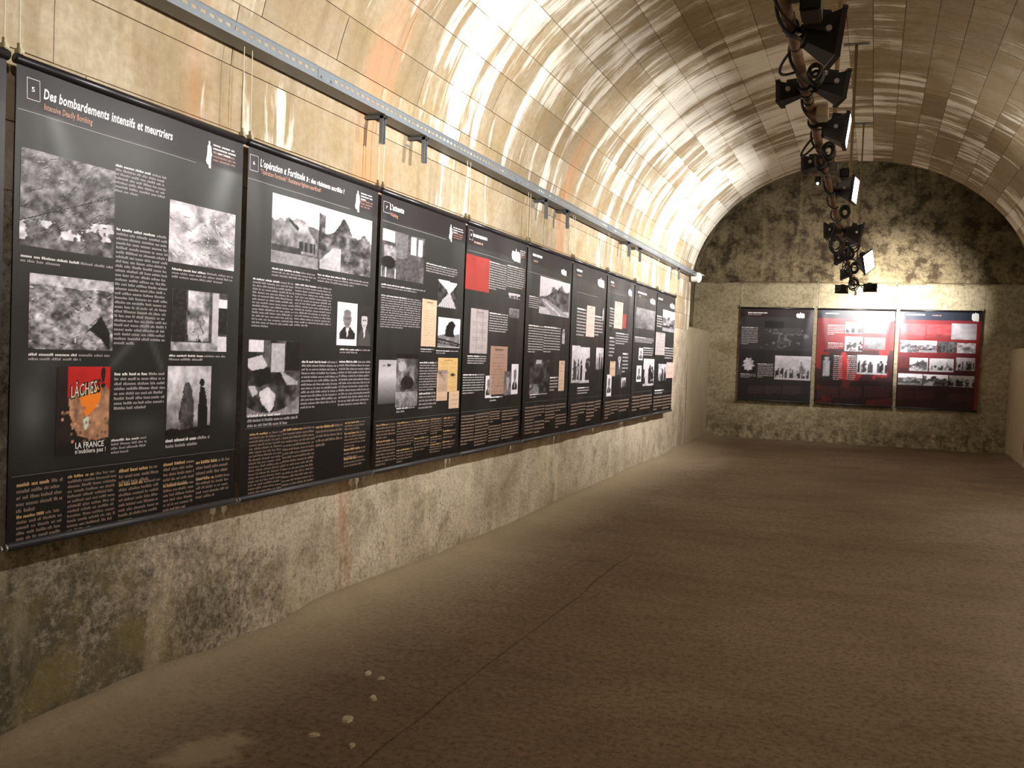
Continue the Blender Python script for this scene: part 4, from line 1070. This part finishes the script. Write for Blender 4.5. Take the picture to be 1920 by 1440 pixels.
    def emblem(self, bx, wide):
        u0, v0, u1, v1 = bx
        if wide:  # far emblems: glare on the white print drawn in as a broader blob
            sh = [(0.05, 0.25), (0.2, 0.18), (0.3, 0.24), (0.42, 0.2), (0.45, 0.0), (0.52, 0.0), (0.54, 0.2), (0.75, 0.16), (0.95, 0.25), (1.0, 0.6), (0.96, 1.0), (0.82, 0.92), (0.7, 1.0), (0.55, 0.9), (0.4, 0.98), (0.22, 0.9), (0.05, 0.8), (0.0, 0.5)]
        else:
            sh = [(0.42, 0.0), (0.62, 0.0), (0.66, 0.07), (0.60, 0.11), (0.82, 0.2), (0.9, 0.42), (1.0, 0.48), (0.88, 0.55), (0.8, 0.8), (0.82, 1.0), (0.5, 1.0), (0.48, 0.9), (0.2, 0.86), (0.05, 0.76), (0.22, 0.5), (0.25, 0.2), (0.42, 0.12)]
        self.poly([(u0 + a * (u1 - u0), v0 + b * (v1 - v0)) for a, b in sh], (0.93, 0.92, 0.92), 'emblem')
    def frame_box(self, bx, num):
        u0, v0, u1, v1 = bx
        b = MB()
        for (a0, b0, a1, b1) in ((u0, v0, u1, v0 + 0.0016), (u0, v1, u1, v1 + 0.0016), (u0, v0, u0 + 0.0022, v1), (u1, v0, u1 + 0.0022, v1)):
            P = self.pt(np.array([a0, a1, a1, a0]), np.array([b0, b0, b1, b1]), 0.0013)
            b.add(P.tolist(), [(3, 2, 1, 0)], lin(np.array([0.72, 0.70, 0.71])))
        b.build('number_frame', M['print'], self.sheet)
        w = (u1 - u0)
        self.word(num, u0 + w * 0.36, v0 + (v1 - v0) * 0.62, w * 0.26, (v1 - v0) * 0.22, (0.88, 0.87, 0.88), 0.0014, name='number')
    def hardware(self, wire_top):
        hw = W_B / 2
        zt = H_B
        y0 = -float(self.disp(np.array(0.5), np.array(0.0)))
        b = MB(); b.tube([(-hw - 0.004, 0, zt + 0.002), (hw + 0.004, 0, zt + 0.002)], 0.019, 12); b.build('top_rod', M['black_rod'], self.root, True)
        b = MB(); b.tube([(-hw - 0.004, -0.004, 0.002), (hw + 0.004, -0.004, 0.002)], 0.016, 12); b.build('bottom_rod', M['grey_rod'], self.root, True)
        for s in (-1, 1):
            x = s * (hw - 0.012)
            b = MB(); b.tube([(s * (hw + 0.003), -0.004, 0.0), (s * (hw + 0.012), -0.004, 0.0)], 0.015, 10); b.build('end_cap', M['steel'], self.root)
            b = MB(); b.bevel_box(x, -0.002, zt + 0.030, 0.024, 0.030, 0.022, 0.003); b.box(x, -0.002, zt + 0.050, 0.012, 0.014, 0.02)
            b.build('clip', M['clip'], self.root)
            b = MB(); b.tube([(x, -0.002, zt + 0.055), (x, 0.0, zt + wire_top)], 0.0022, 6); b.build('hanging_wire', M['wire'], self.root)
    def fill(self, title, sub, num):
        L = LAY[self.key]
        near = self.key in ('L1', 'L2', 'L3')
        for k, ph in enumerate(L['ph']): self.photo(ph, k)
        for t in L['tx']: self.text_block(t, (0.60, 0.58, 0.58), (0.86, 0.85, 0.85), near)
        oc = (0.50, 0.42, 0.37) if self.key[0] == 'L' else ((0.30, 0.24, 0.25) if self.scheme == 'dark' else (0.30, 0.15, 0.15))
        for t in L['og']: self.text_block(t, oc, (0.74, 0.60, 0.42) if near else None, near, 'translation_block')
        for r in L['ln']: self.rule(r, (0.62, 0.60, 0.60) if r[1] < 0.5 else (0.40, 0.39, 0.38), 0.0012)
        if L['box']: self.frame_box(L['box'], num)
        if L['ti']:
            u0, v0, u1, v1 = L['ti']; v = (v0 + v1) / 2
            if isinstance(title, list):
                for (s, a, w, h) in title: self.word(s, u0 + a * (u1 - u0), v + 0.008, w * (u1 - u0), h, (0.93, 0.92, 0.92), 0.0014, bold=0.022, name='title', shear=0.12)
            else: self.text_block((u0, v - 0.016, u1, v + 0.012, 1), (0.85, 0.84, 0.85), None, False, 'title')
        if L['su']:
            u0, v0, u1, v1 = L['su']; v = (v0 + v1) / 2
            if isinstance(sub, str): self.word(sub, u0, v + 0.006, u1 - u0, 0.013, (0.70, 0.53, 0.45), 0.0014, bold=0.018, name='subtitle', shear=0.1)
            else: self.text_block((u0, v - 0.008, u1, v + 0.01, 1), (0.62, 0.50, 0.46), None, False, 'subtitle')
        if L['lo']: self.emblem(L['lo'], not near)
        if L['lt']:
            u0, v0, u1, v1 = L['lt']
            vm = v0 + (v1 - v0) * 0.5
            self.text_block((u0, v0, u1, vm, 3), (0.72, 0.70, 0.71), None, False, 'emblem_text')
            self.text_block((u0, vm + 0.004, u1, v1 + 0.012, 3), (0.52, 0.38, 0.34), None, False, 'emblem_text')

GL = 'black exhibition banners hung along the picture wall'
GE = 'exhibition banners on the far end wall'
Y0, PITCH, ZB = 2.5807, 1.37047, 0.8114
lab = {0: 'black exhibition banner cut off by the left edge of the photo',
       1: 'largest black banner, titled Des bombardements intensifs et meurtriers, with red LACHES poster',
       2: "black banner titled L'operation Fortitude with tank photo and two portraits",
       3: "black banner titled L'attente with tan documents, third full banner from the left",
       4: 'black banner with a plain red sheet at its upper left',
       5: 'black banner with a photo of a road and house at its upper right',
       6: 'black banner between the road-photo banner and the one with a red sliver',
       7: 'black banner with a pink document and a small red sliver',
       8: 'black banner second from the far end of the picture wall',
       9: 'last black banner on the picture wall, nearest the end bay'}
titles = {1: ([('Des bombardements intensifs et meurtriers', 0.0, 1.0, 0.021)], 'Intensive Deadly Bombing', '5'),
          2: ([('L\u2019op\u00e9ration \u00ab Fortitude \u00bb', 0.0, 0.53, 0.021), (': des r\u00e9sistants sacrifi\u00e9s ?', 0.54, 0.46, 0.015)], '"Operation Fortitude": Resistance fighters sacrificed?', '6'),
          3: ([('L\u2019attente', 0.0, 1.0, 0.021)], 'Waiting', '7'), 4: (None, None, '8')}
for k in range(0, 10):
    y = Y0 + (k - 1) * PITCH + W_B / 2
    key = 'L%d' % max(k, 1) if k else 'L8'
    bn = Banner(key, (0.0, y, ZB), math.pi / 2, lab[k], GL, k, 'black', 3.076 - ZB - H_B)
    ti = titles.get(k, (None, None, '9'))
    if k: bn.fill(*ti)
    else: bn.rule((0.0, 0.097, 0.74, 0.097), (0.62, 0.60, 0.60))
labE = {1: ('near-black banner with a map and a beach photo, leftmost on the end wall', 'dark'),
        2: ('red and black collage banner in the middle of the end wall', 'collage'),
        3: ('red banner with rows of small photos, rightmost on the end wall', 'red')}
for k in (1, 2, 3):
    W_keep = W_B
    W_B = 1.3713
    x = 0.4958 + (k - 1) * 1.4473 + W_B / 2
    bn = Banner('E%d' % k, (x, 18.93, 0.893), 0.0, labE[k][0], GE, 10 + [0, 4, 9, 2][k], labE[k][1], 0.50)
    bn.fill(None, None, '')
    W_B = W_keep

# picture rail on the end wall from which the three end banners hang
r = empty('picture_rail', (2.62, 18.93, 3.196))
tag(r, 'thin dark picture rail across the end wall above the three banners', 'rail')
b = MB(); b.tube([(-2.3, 0, 0), (2.3, 0, 0)], 0.008, 8); b.build('bar', M['rod'], r)
for x in (-2.1, -0.7, 0.7, 2.1):
    b = MB(); b.box(x, 0.035, 0, 0.02, 0.09, 0.03); b.build('wall_hook', M['galv_dark'], r)

# ================================================================== lighting pipe
PY0, PY1 = -4.4, 16.75
pipe = empty('lighting_pipe', (PIPE_X, 0, PIPE_Z))
tag(pipe, 'long rust-brown scaffold pipe hung under the vault carrying the floodlights', 'pipe')
b = MB()
b.tube([(0, y, 0.004 * math.sin(y * 1.3)) for y in np.linspace(PY0, PY1, 60)], 0.0242, 14)
b.build('tube', M['pipe'], pipe, True)
for y in (-1.0, 4.95, 5.35, 8.9, 10.9, 14.9):
    b = MB(); b.tube([(0, y - 0.06, 0), (0, y + 0.06, 0)], 0.030, 14); b.build('coupler', M['pipe'], pipe, True)
for y in (3.9, 4.25, 5.05, 5.15, 6.3, 7.0, 9.2, 11.6, 13.2):
    b = MB(); b.tube([(0, y - 0.012, 0), (0, y + 0.012, 0)], 0.0275, 14); b.build('tape_band', M['black'], pipe, True)

# hanger rods from the crown of the vault
for (x, y, lab_) in ((2.645, 7.0, 'pale hanger rod nearest the viewer, behind the black floodlights'), (2.655, 10.65, 'rusty hanger rod in the middle with a flat plate against the vault'), (2.695, 14.1, 'thin hanger rod farthest along the lighting pipe')):
    xn = (x - CX) / EA
    ztop = CZ + EB * math.sqrt(1 - xn * xn) - 0.004
    r = empty('hanger_rod', (x, y, PIPE_Z))
    tag(r, lab_, 'hanger rod', 'hanger rods of the lighting pipe')
    b = MB(); b.tube([(0, 0, 0.02), (0, 0, ztop - PIPE_Z - 0.01)], 0.016 if y < 13 else 0.011, 10); b.build('rod', M['rod'], r, True)
    b = MB(); b.box(0, 0, ztop - PIPE_Z - 0.006, 0.26, 0.05, 0.012); b.build('top_plate', M['galv_dark'], r)
    b = MB(); b.tube([(PIPE_X - x, -0.02, 0), (PIPE_X - x, 0.02, 0)], 0.034, 14); b.box((PIPE_X - x) / 2, 0, 0.03, abs(PIPE_X - x) + 0.05, 0.03, 0.012); b.build('pipe_clamp', M['galv_dark'], r)

# ------------------------------------------------------------------ floodlights
LENS_ON = M['lens']
def flood(y, side, aim, label, watts, group, z=-0.05, dx=0.135, size=(0.20, 0.15), doors=False, spread=None, roll=0.0):
    """halogen floodlight clamped to the pipe; aim = direction the glass faces"""
    pos = Vector((PIPE_X + side * dx, y, PIPE_Z + z))
    q = Vector(aim).normalized().to_track_quat('X', 'Z')
    if roll: q = q @ Quaternion((1, 0, 0), roll)
    r = empty('floodlight', pos)
    tag(r, label, 'floodlight', group)
    Mq = q.to_matrix().to_4x4()
    w, h = size          # w along local Y, h along local Z
    bk = 0.45
    def tf(p): return Mq @ Vector(p)
    def frustum(name, x0, w0, h0, x1, w1, h1, m):
        b = MB()
        vs = [tf((x0, a * w0 / 2, c * h0 / 2)) for a, c in ((-1, -1), (1, -1), (1, 1), (-1, 1))] + [tf((x1, a * w1 / 2, c * h1 / 2)) for a, c in ((-1, -1), (1, -1), (1, 1), (-1, 1))]
        b.add(vs, [(0, 1, 2, 3), (7, 6, 5, 4), (0, 4, 5, 1), (1, 5, 6, 2), (2, 6, 7, 3), (3, 7, 4, 0)])
        return b.build(name, m, r)
    frustum('housing', -0.075, w * bk, h * bk, 0.035, w * 0.97, h * 0.97, M['black'])
    b = MB()
    t = 0.012
    for (cy, cz, sy, sz) in ((0, h / 2, w + 2 * t, t), (0, -h / 2, w + 2 * t, t), (w / 2, 0, t, h), (-w / 2, 0, t, h)):
        b.box(0.042, cy, cz, 0.022, sy, sz, Mq)
    b.build('front_frame', M['black'], r)
    b = MB(); b.box(0.050, 0, 0, 0.006, w - t, h - t, Mq); b.build('lens', LENS_ON, r)
    b = MB()
    for k in range(5): b.box(-0.080, (k - 2) * w * bk / 5, 0, 0.016, 0.004, h * bk * 1.1, Mq)
    b.build('cooling_fin', M['black'], r)
    b = MB(); b.box(-0.02, 0, h * 0.42, 0.05, 0.06, 0.035, Mq); b.build('terminal_box', M['black'], r)
    # yoke: two arms from the sides of the housing to a cross bar clamped on the pipe
    clamp = Vector((-side * dx, 0, -z))
    bar = clamp * 0.62
    b = MB()
    for s in (-1, 1):
        p0 = tf((-0.01, s * (w / 2 + 0.012), 0))
        b.tube([p0, p0 * 0.55 + bar * 0.45 + Vector((0, s * 0.02, 0)), bar + Vector((0, s * 0.06, 0))], 0.007, 6)
    b.tube([bar + Vector((0, -0.06, 0)), bar + Vector((0, 0.06, 0))], 0.008, 6)
    b.build('yoke', M['black'], r)
    for s in (-1, 1):
        p0 = tf((-0.01, s * (w / 2 + 0.008), 0)); p1 = tf((-0.01, s * (w / 2 + 0.026), 0))
        b = MB(); b.tube([p0, p1], 0.012, 8); b.build('knob', M['steel'], r)
    b = MB(); b.tube([clamp + Vector((0, -0.02, 0)), clamp + Vector((0, 0.02, 0))], 0.036, 12)
    b.tube([clamp * 1.0, bar], 0.012, 8)
    b.build('clamp', M['black'], r)
    if doors:
        b = MB()
        for s in (-1, 1):
            b.box(0.085, 0, s * (h / 2 + 0.028), 0.085, w, 0.003, Mq @ Matrix.Rotation(0, 4, 'Y'))
            b.box(0.085, s * (w / 2 + 0.028), 0, 0.085, 0.003, h, Mq)
        b.build('barn_door', M['black'], r)
    # short supply lead looped back to the pipe
    p0 = tf((-0.03, 0, h * 0.42 + 0.02))
    mid = p0 * 0.5 + clamp * 0.5 + Vector((-0.05 * side, 0.10, -0.10))
    pts = [p0.lerp(mid, t_) .lerp(mid.lerp(clamp + Vector((0, 0.12, 0.03)), t_), t_) for t_ in np.linspace(0, 1, 10)]
    b = MB(); b.tube(pts, 0.0055, 6); b.build('lead', M['black_cable'], r, True)
    la = bpy.data.lights.new('flood_light', 'AREA')
    la.shape = 'RECTANGLE'; la.size = w * 0.85; la.size_y = h * 0.85
    la.energy = watts; la.spread = (BEAM_L if aim[0] < 0 else BEAM_R) if spread is None else spread; la.color = LAMP_COLOUR
    lo = bpy.data.objects.new('flood_light', la)
    COL.objects.link(lo); lo.parent = r
    d = Vector(aim).normalized()
    lo.location = d * 0.060
    lo.rotation_mode = 'QUATERNION'
    lo.rotation_quaternion = d.to_track_quat('-Z', 'Y')
    return r

GR, GLF = 'floodlights facing the opposite wall', 'floodlights facing the picture wall'
R_AIM = (1.0, 0.10, -0.15)
flood(4.02, 1, (1.0, 0.30, -0.12), 'black floodlight nearest the viewer, seen from the side with dark edge', P_RIGHT, GR, size=(0.16, 0.19))
flood(4.85, 1, (1.0, 0.30, -0.15), 'bulky black floodlight seen from behind below the nearest floodlight', P_RIGHT, GR, size=(0.15, 0.13), z=-0.02)
flood(5.62, 1, (1.0, -0.01, -0.12), 'black floodlight showing a thin lit edge of glass', P_RIGHT, GR, size=(0.16, 0.17))
flood(7.80, 1, (1.0, -0.16, -0.10), 'black floodlight with a tall glowing glass, in the middle of the pipe', P_RIGHT, GR, size=(0.19, 0.19), z=0.0)
flood(9.90, 1, (1.0, 0.35, -0.2), 'black floodlight seen from behind in the dark clump halfway down the pipe', P_RIGHT * 0.6, GR, size=(0.2, 0.2), z=-0.06)
flood(12.60, 1, (1.0, -0.52, -0.05), 'black floodlight with a glowing diamond-shaped glass near the far end', P_RIGHT, GR, size=(0.24, 0.24), dx=0.22, roll=0.45)
flood(-1.2, 1, R_AIM, 'black floodlight on the pipe behind the viewer facing the bare wall', P_RIGHT, GR)
flood(1.6, 1, R_AIM, 'black floodlight on the pipe overhead facing the bare wall', P_RIGHT, GR)
# facing the picture wall
for (y, aim, lab_, w_) in ((-1.6, (-1, 0.05, -0.05), 'black floodlight on the pipe behind the viewer facing the banners', 0.6), (0.6, (-1, 0.05, -0.05), 'black floodlight on the pipe overhead facing the first banners', 0.5),
                 (2.9, (-1, 0.12, -0.05), 'black floodlight on the pipe just above the frame facing the banners', 0.62), (4.98, (-1, 0.12, -0.05), 'small black floodlight left of the pipe, nearest of those facing the banners', 1.1),
                 (6.75, (-1, 0.12, -0.05), 'small black floodlight left of the pipe below the thin lit glass', 1.2),
                 (9.95, (-1, 0.15, -0.05), 'black floodlight left of the pipe in the dark clump halfway down', 1.4), (12.5, (-1, 0.15, -0.05), 'black floodlight facing the banners beside the diamond-shaped glass', 1.7),
                 (14.7, (-1, 0.05, -0.05), 'black floodlight facing the last banners near the pipe end', 1.9)):
    flood(y, -1, aim, lab_, P_LEFT * w_, GLF, z=0.0 if y < 8 else -0.02, dx=0.085, size=(0.11, 0.10) if y < 8 else (0.15, 0.14))
# pair at the pipe end facing the end wall
flood(16.45, -1, (-0.30, 1, -0.02), 'black floodlight at the pipe end, left one of the pair over the middle end banner', P_END * 0.6, 'floodlights facing the end wall', z=-0.09, dx=0.16, size=(0.2, 0.13))
flood(16.45, 1, (0.16, 1, -0.06), 'black floodlight at the pipe end, right one of the pair over the middle end banner', P_END, 'floodlights facing the end wall', z=-0.06, dx=0.26, size=(0.2, 0.13), spread=1.1)

# ------------------------------------------------------------------ cables and boxes on the pipe
PIPE_INV = Matrix.Translation((PIPE_X, 0, PIPE_Z)).inverted()
def helix(y0, y1, turns, r0, ph, droop=0.0, n=120):
    out = []
    for i in range(n):
        t = i / (n - 1)
        a = ph + turns * 2 * math.pi * t
        rr = r0 + 0.010 * math.sin(t * 37 + ph)
        out.append((PIPE_X + rr * math.cos(a), y0 + (y1 - y0) * t, PIPE_Z + rr * math.sin(a) - droop * abs(math.sin(t * math.pi * 6)) ** 3))
    return out
for i, (y0, y1, tn, r0, lab_) in enumerate([(-4, 5.0, 11, 0.030, 'black cable wound round the near part of the lighting pipe'), (3.4, 8.2, 6, 0.034, 'thick black cable wound round the pipe by the lit floodlights'),
                                    (7.5, 12.5, 7, 0.036, 'black cable wound round the middle of the lighting pipe'), (11.5, 16.4, 7, 0.036, 'black cable wound round the far part of the lighting pipe')]):
    b = MB(); b.tube(helix(y0, y1, tn, r0, i * 1.3, 0.0, 200), 0.0075, 6)
    o = b.build('cable_wrap', M['black_cable'], None, True); o.parent = pipe; o.matrix_parent_inverse = PIPE_INV; o['label'] = lab_
def loop(y, dx, drop, wid, lab_, r=0.007):
    pts = []
    for i in range(24):
        t = i / 23
        pts.append((PIPE_X - 0.025 - dx * math.sin(t * math.pi), y + wid * (t - 0.5), PIPE_Z - 0.01 - drop * math.sin(t * math.pi) * (0.6 + 0.4 * t)))
    b = MB(); b.tube(pts, r, 6)
    o = b.build('cable_loop', M['black_cable'], None, True); o.parent = pipe; o.matrix_parent_inverse = PIPE_INV; o['label'] = lab_
loop(4.45, 0.055, 0.05, 0.30, 'slack loop of black cable bulging left of the pipe beside the nearest floodlight')
loop(6.05, 0.07, 0.10, 0.22, 'slack loop of black cable hanging left of the pipe below the pale box')
loop(9.9, 0.05, 0.16, 0.5, 'long slack loop of cable under the middle of the pipe')
loop(12.9, 0.03, 0.10, 0.5, 'slack loop of cable under the far part of the pipe')

def coil(y, lab_, rad=0.055, dx=-0.045, dz=-0.035):
    b = MB()
    pts = []
    for i in range(90):
        a = i / 89 * 2 * math.pi * 4.3
        rr = rad * (0.8 + 0.2 * math.sin(a * 0.37 + y))
        pts.append((PIPE_X + dx + rr * math.cos(a) * 0.7, y + 0.05 * math.sin(a * 0.21 + 1) + rr * 0.3 * math.sin(a), PIPE_Z + dz + rr * math.sin(a)))
    b.tube(pts, 0.008, 6)
    o = b.build('cable_coil', M['black_cable'], None, True); o.parent = pipe; o.matrix_parent_inverse = PIPE_INV; o['label'] = lab_
coil(6.15, 'bundle of coiled black cable on the pipe below the thin lit glass', 0.05, 0.06, -0.05)
coil(8.6, 'bundle of coiled black cable below the tall glowing glass', 0.06, 0.09, -0.05)
coil(10.9, 'bundle of coiled black cable right of the dark clump on the pipe', 0.085, 0.12, -0.05)
coil(11.6, 'bundle of coiled black cable under the far part of the pipe', 0.07, 0.06, -0.06)
coil(10.75, 'bundle of coiled black cable left of the pipe past the dark clump', 0.10, -0.06, -0.06)
coil(11.2, 'loose black cable bundle hung across the pipe past the dark clump', 0.10, 0.02, -0.07)
coil(13.7, 'bundle of coiled black cable left of the pipe past the diamond-shaped glass', 0.09, -0.03, -0.06)
coil(15.6, 'bundle of coiled black cable just before the pair at the pipe end', 0.11, 0.03, -0.08)
coil(4.55, 'bundle of black cable right of the pipe between the two nearest floodlights', 0.05, 0.07, -0.04)
coil(6.45, 'second bundle of black cable under the pipe below the thin lit glass', 0.05, 0.0, -0.05)
coil(13.4, 'bundle of coiled black cable by the diamond-shaped glass', 0.08, 0.08, -0.05)

for (y, dx, s, m_, lab_) in ((5.30, 0.062, 0.062, 'beige', 'pale beige junction box on the right of the lighting pipe'), (6.75, 0.065, 0.055, 'galv_dark', 'grey junction box on the right of the pipe below the thin lit glass'),
                      (3.72, 0.10, 0.075, 'black', 'black transformer box beside the pipe at the top of the frame'), (7.0, 0.13, 0.06, 'black', 'small black box right of the pipe above the tall glowing glass')):
    r = empty('junction_box', (PIPE_X + dx, y, PIPE_Z - 0.045))
    tag(r, lab_, 'junction box', 'boxes clamped to the lighting pipe')
    b = MB(); b.bevel_box(0, 0, 0.015, s, s * 2.0, s * 1.1, 0.006); b.build('case', M[m_], r)
    b = MB(); b.bevel_box(0, -s * 1.02, 0.015, s * 0.8, 0.006, s * 0.9, 0.002); b.build('lid', M[m_], r)
    b = MB(); b.box(-dx / 2, 0, 0.042, dx, 0.03, 0.012); b.build('strap', M['galv_dark'], r)

r = empty('hook_clamp', (PIPE_X, 16.72, PIPE_Z - 0.15))
tag(r, 'dark hook clamp hanging from the very end of the lighting pipe', 'clamp')
b = MB(); b.tube([(0, 0, 0.15), (0.005, 0.0, 0.08), (0.03, 0, 0.02), (0.035, 0, -0.02)], [0.03, 0.028, 0.032, 0.024], 10); b.build('hook', M['pipe'], r, True)
b = MB(); b.tube([(0, -0.03, 0.15), (0, 0.03, 0.15)], 0.038, 12); b.build('collar', M['black'], r)

r = empty('dimmer_unit', (PIPE_X - 0.055, 7.15, PIPE_Z - 0.06))
tag(r, 'small black dimmer with a green indicator light left of the pipe', 'dimmer')
b = MB(); b.bevel_box(0, 0.0, 0.02, 0.04, 0.10, 0.045, 0.004); b.build('case', M['black'], r)
b = MB(); b.tube([(0.0, -0.05, -0.01), (0.0, -0.056, -0.012)], 0.009, 8); b.build('indicator', M['led'], r)
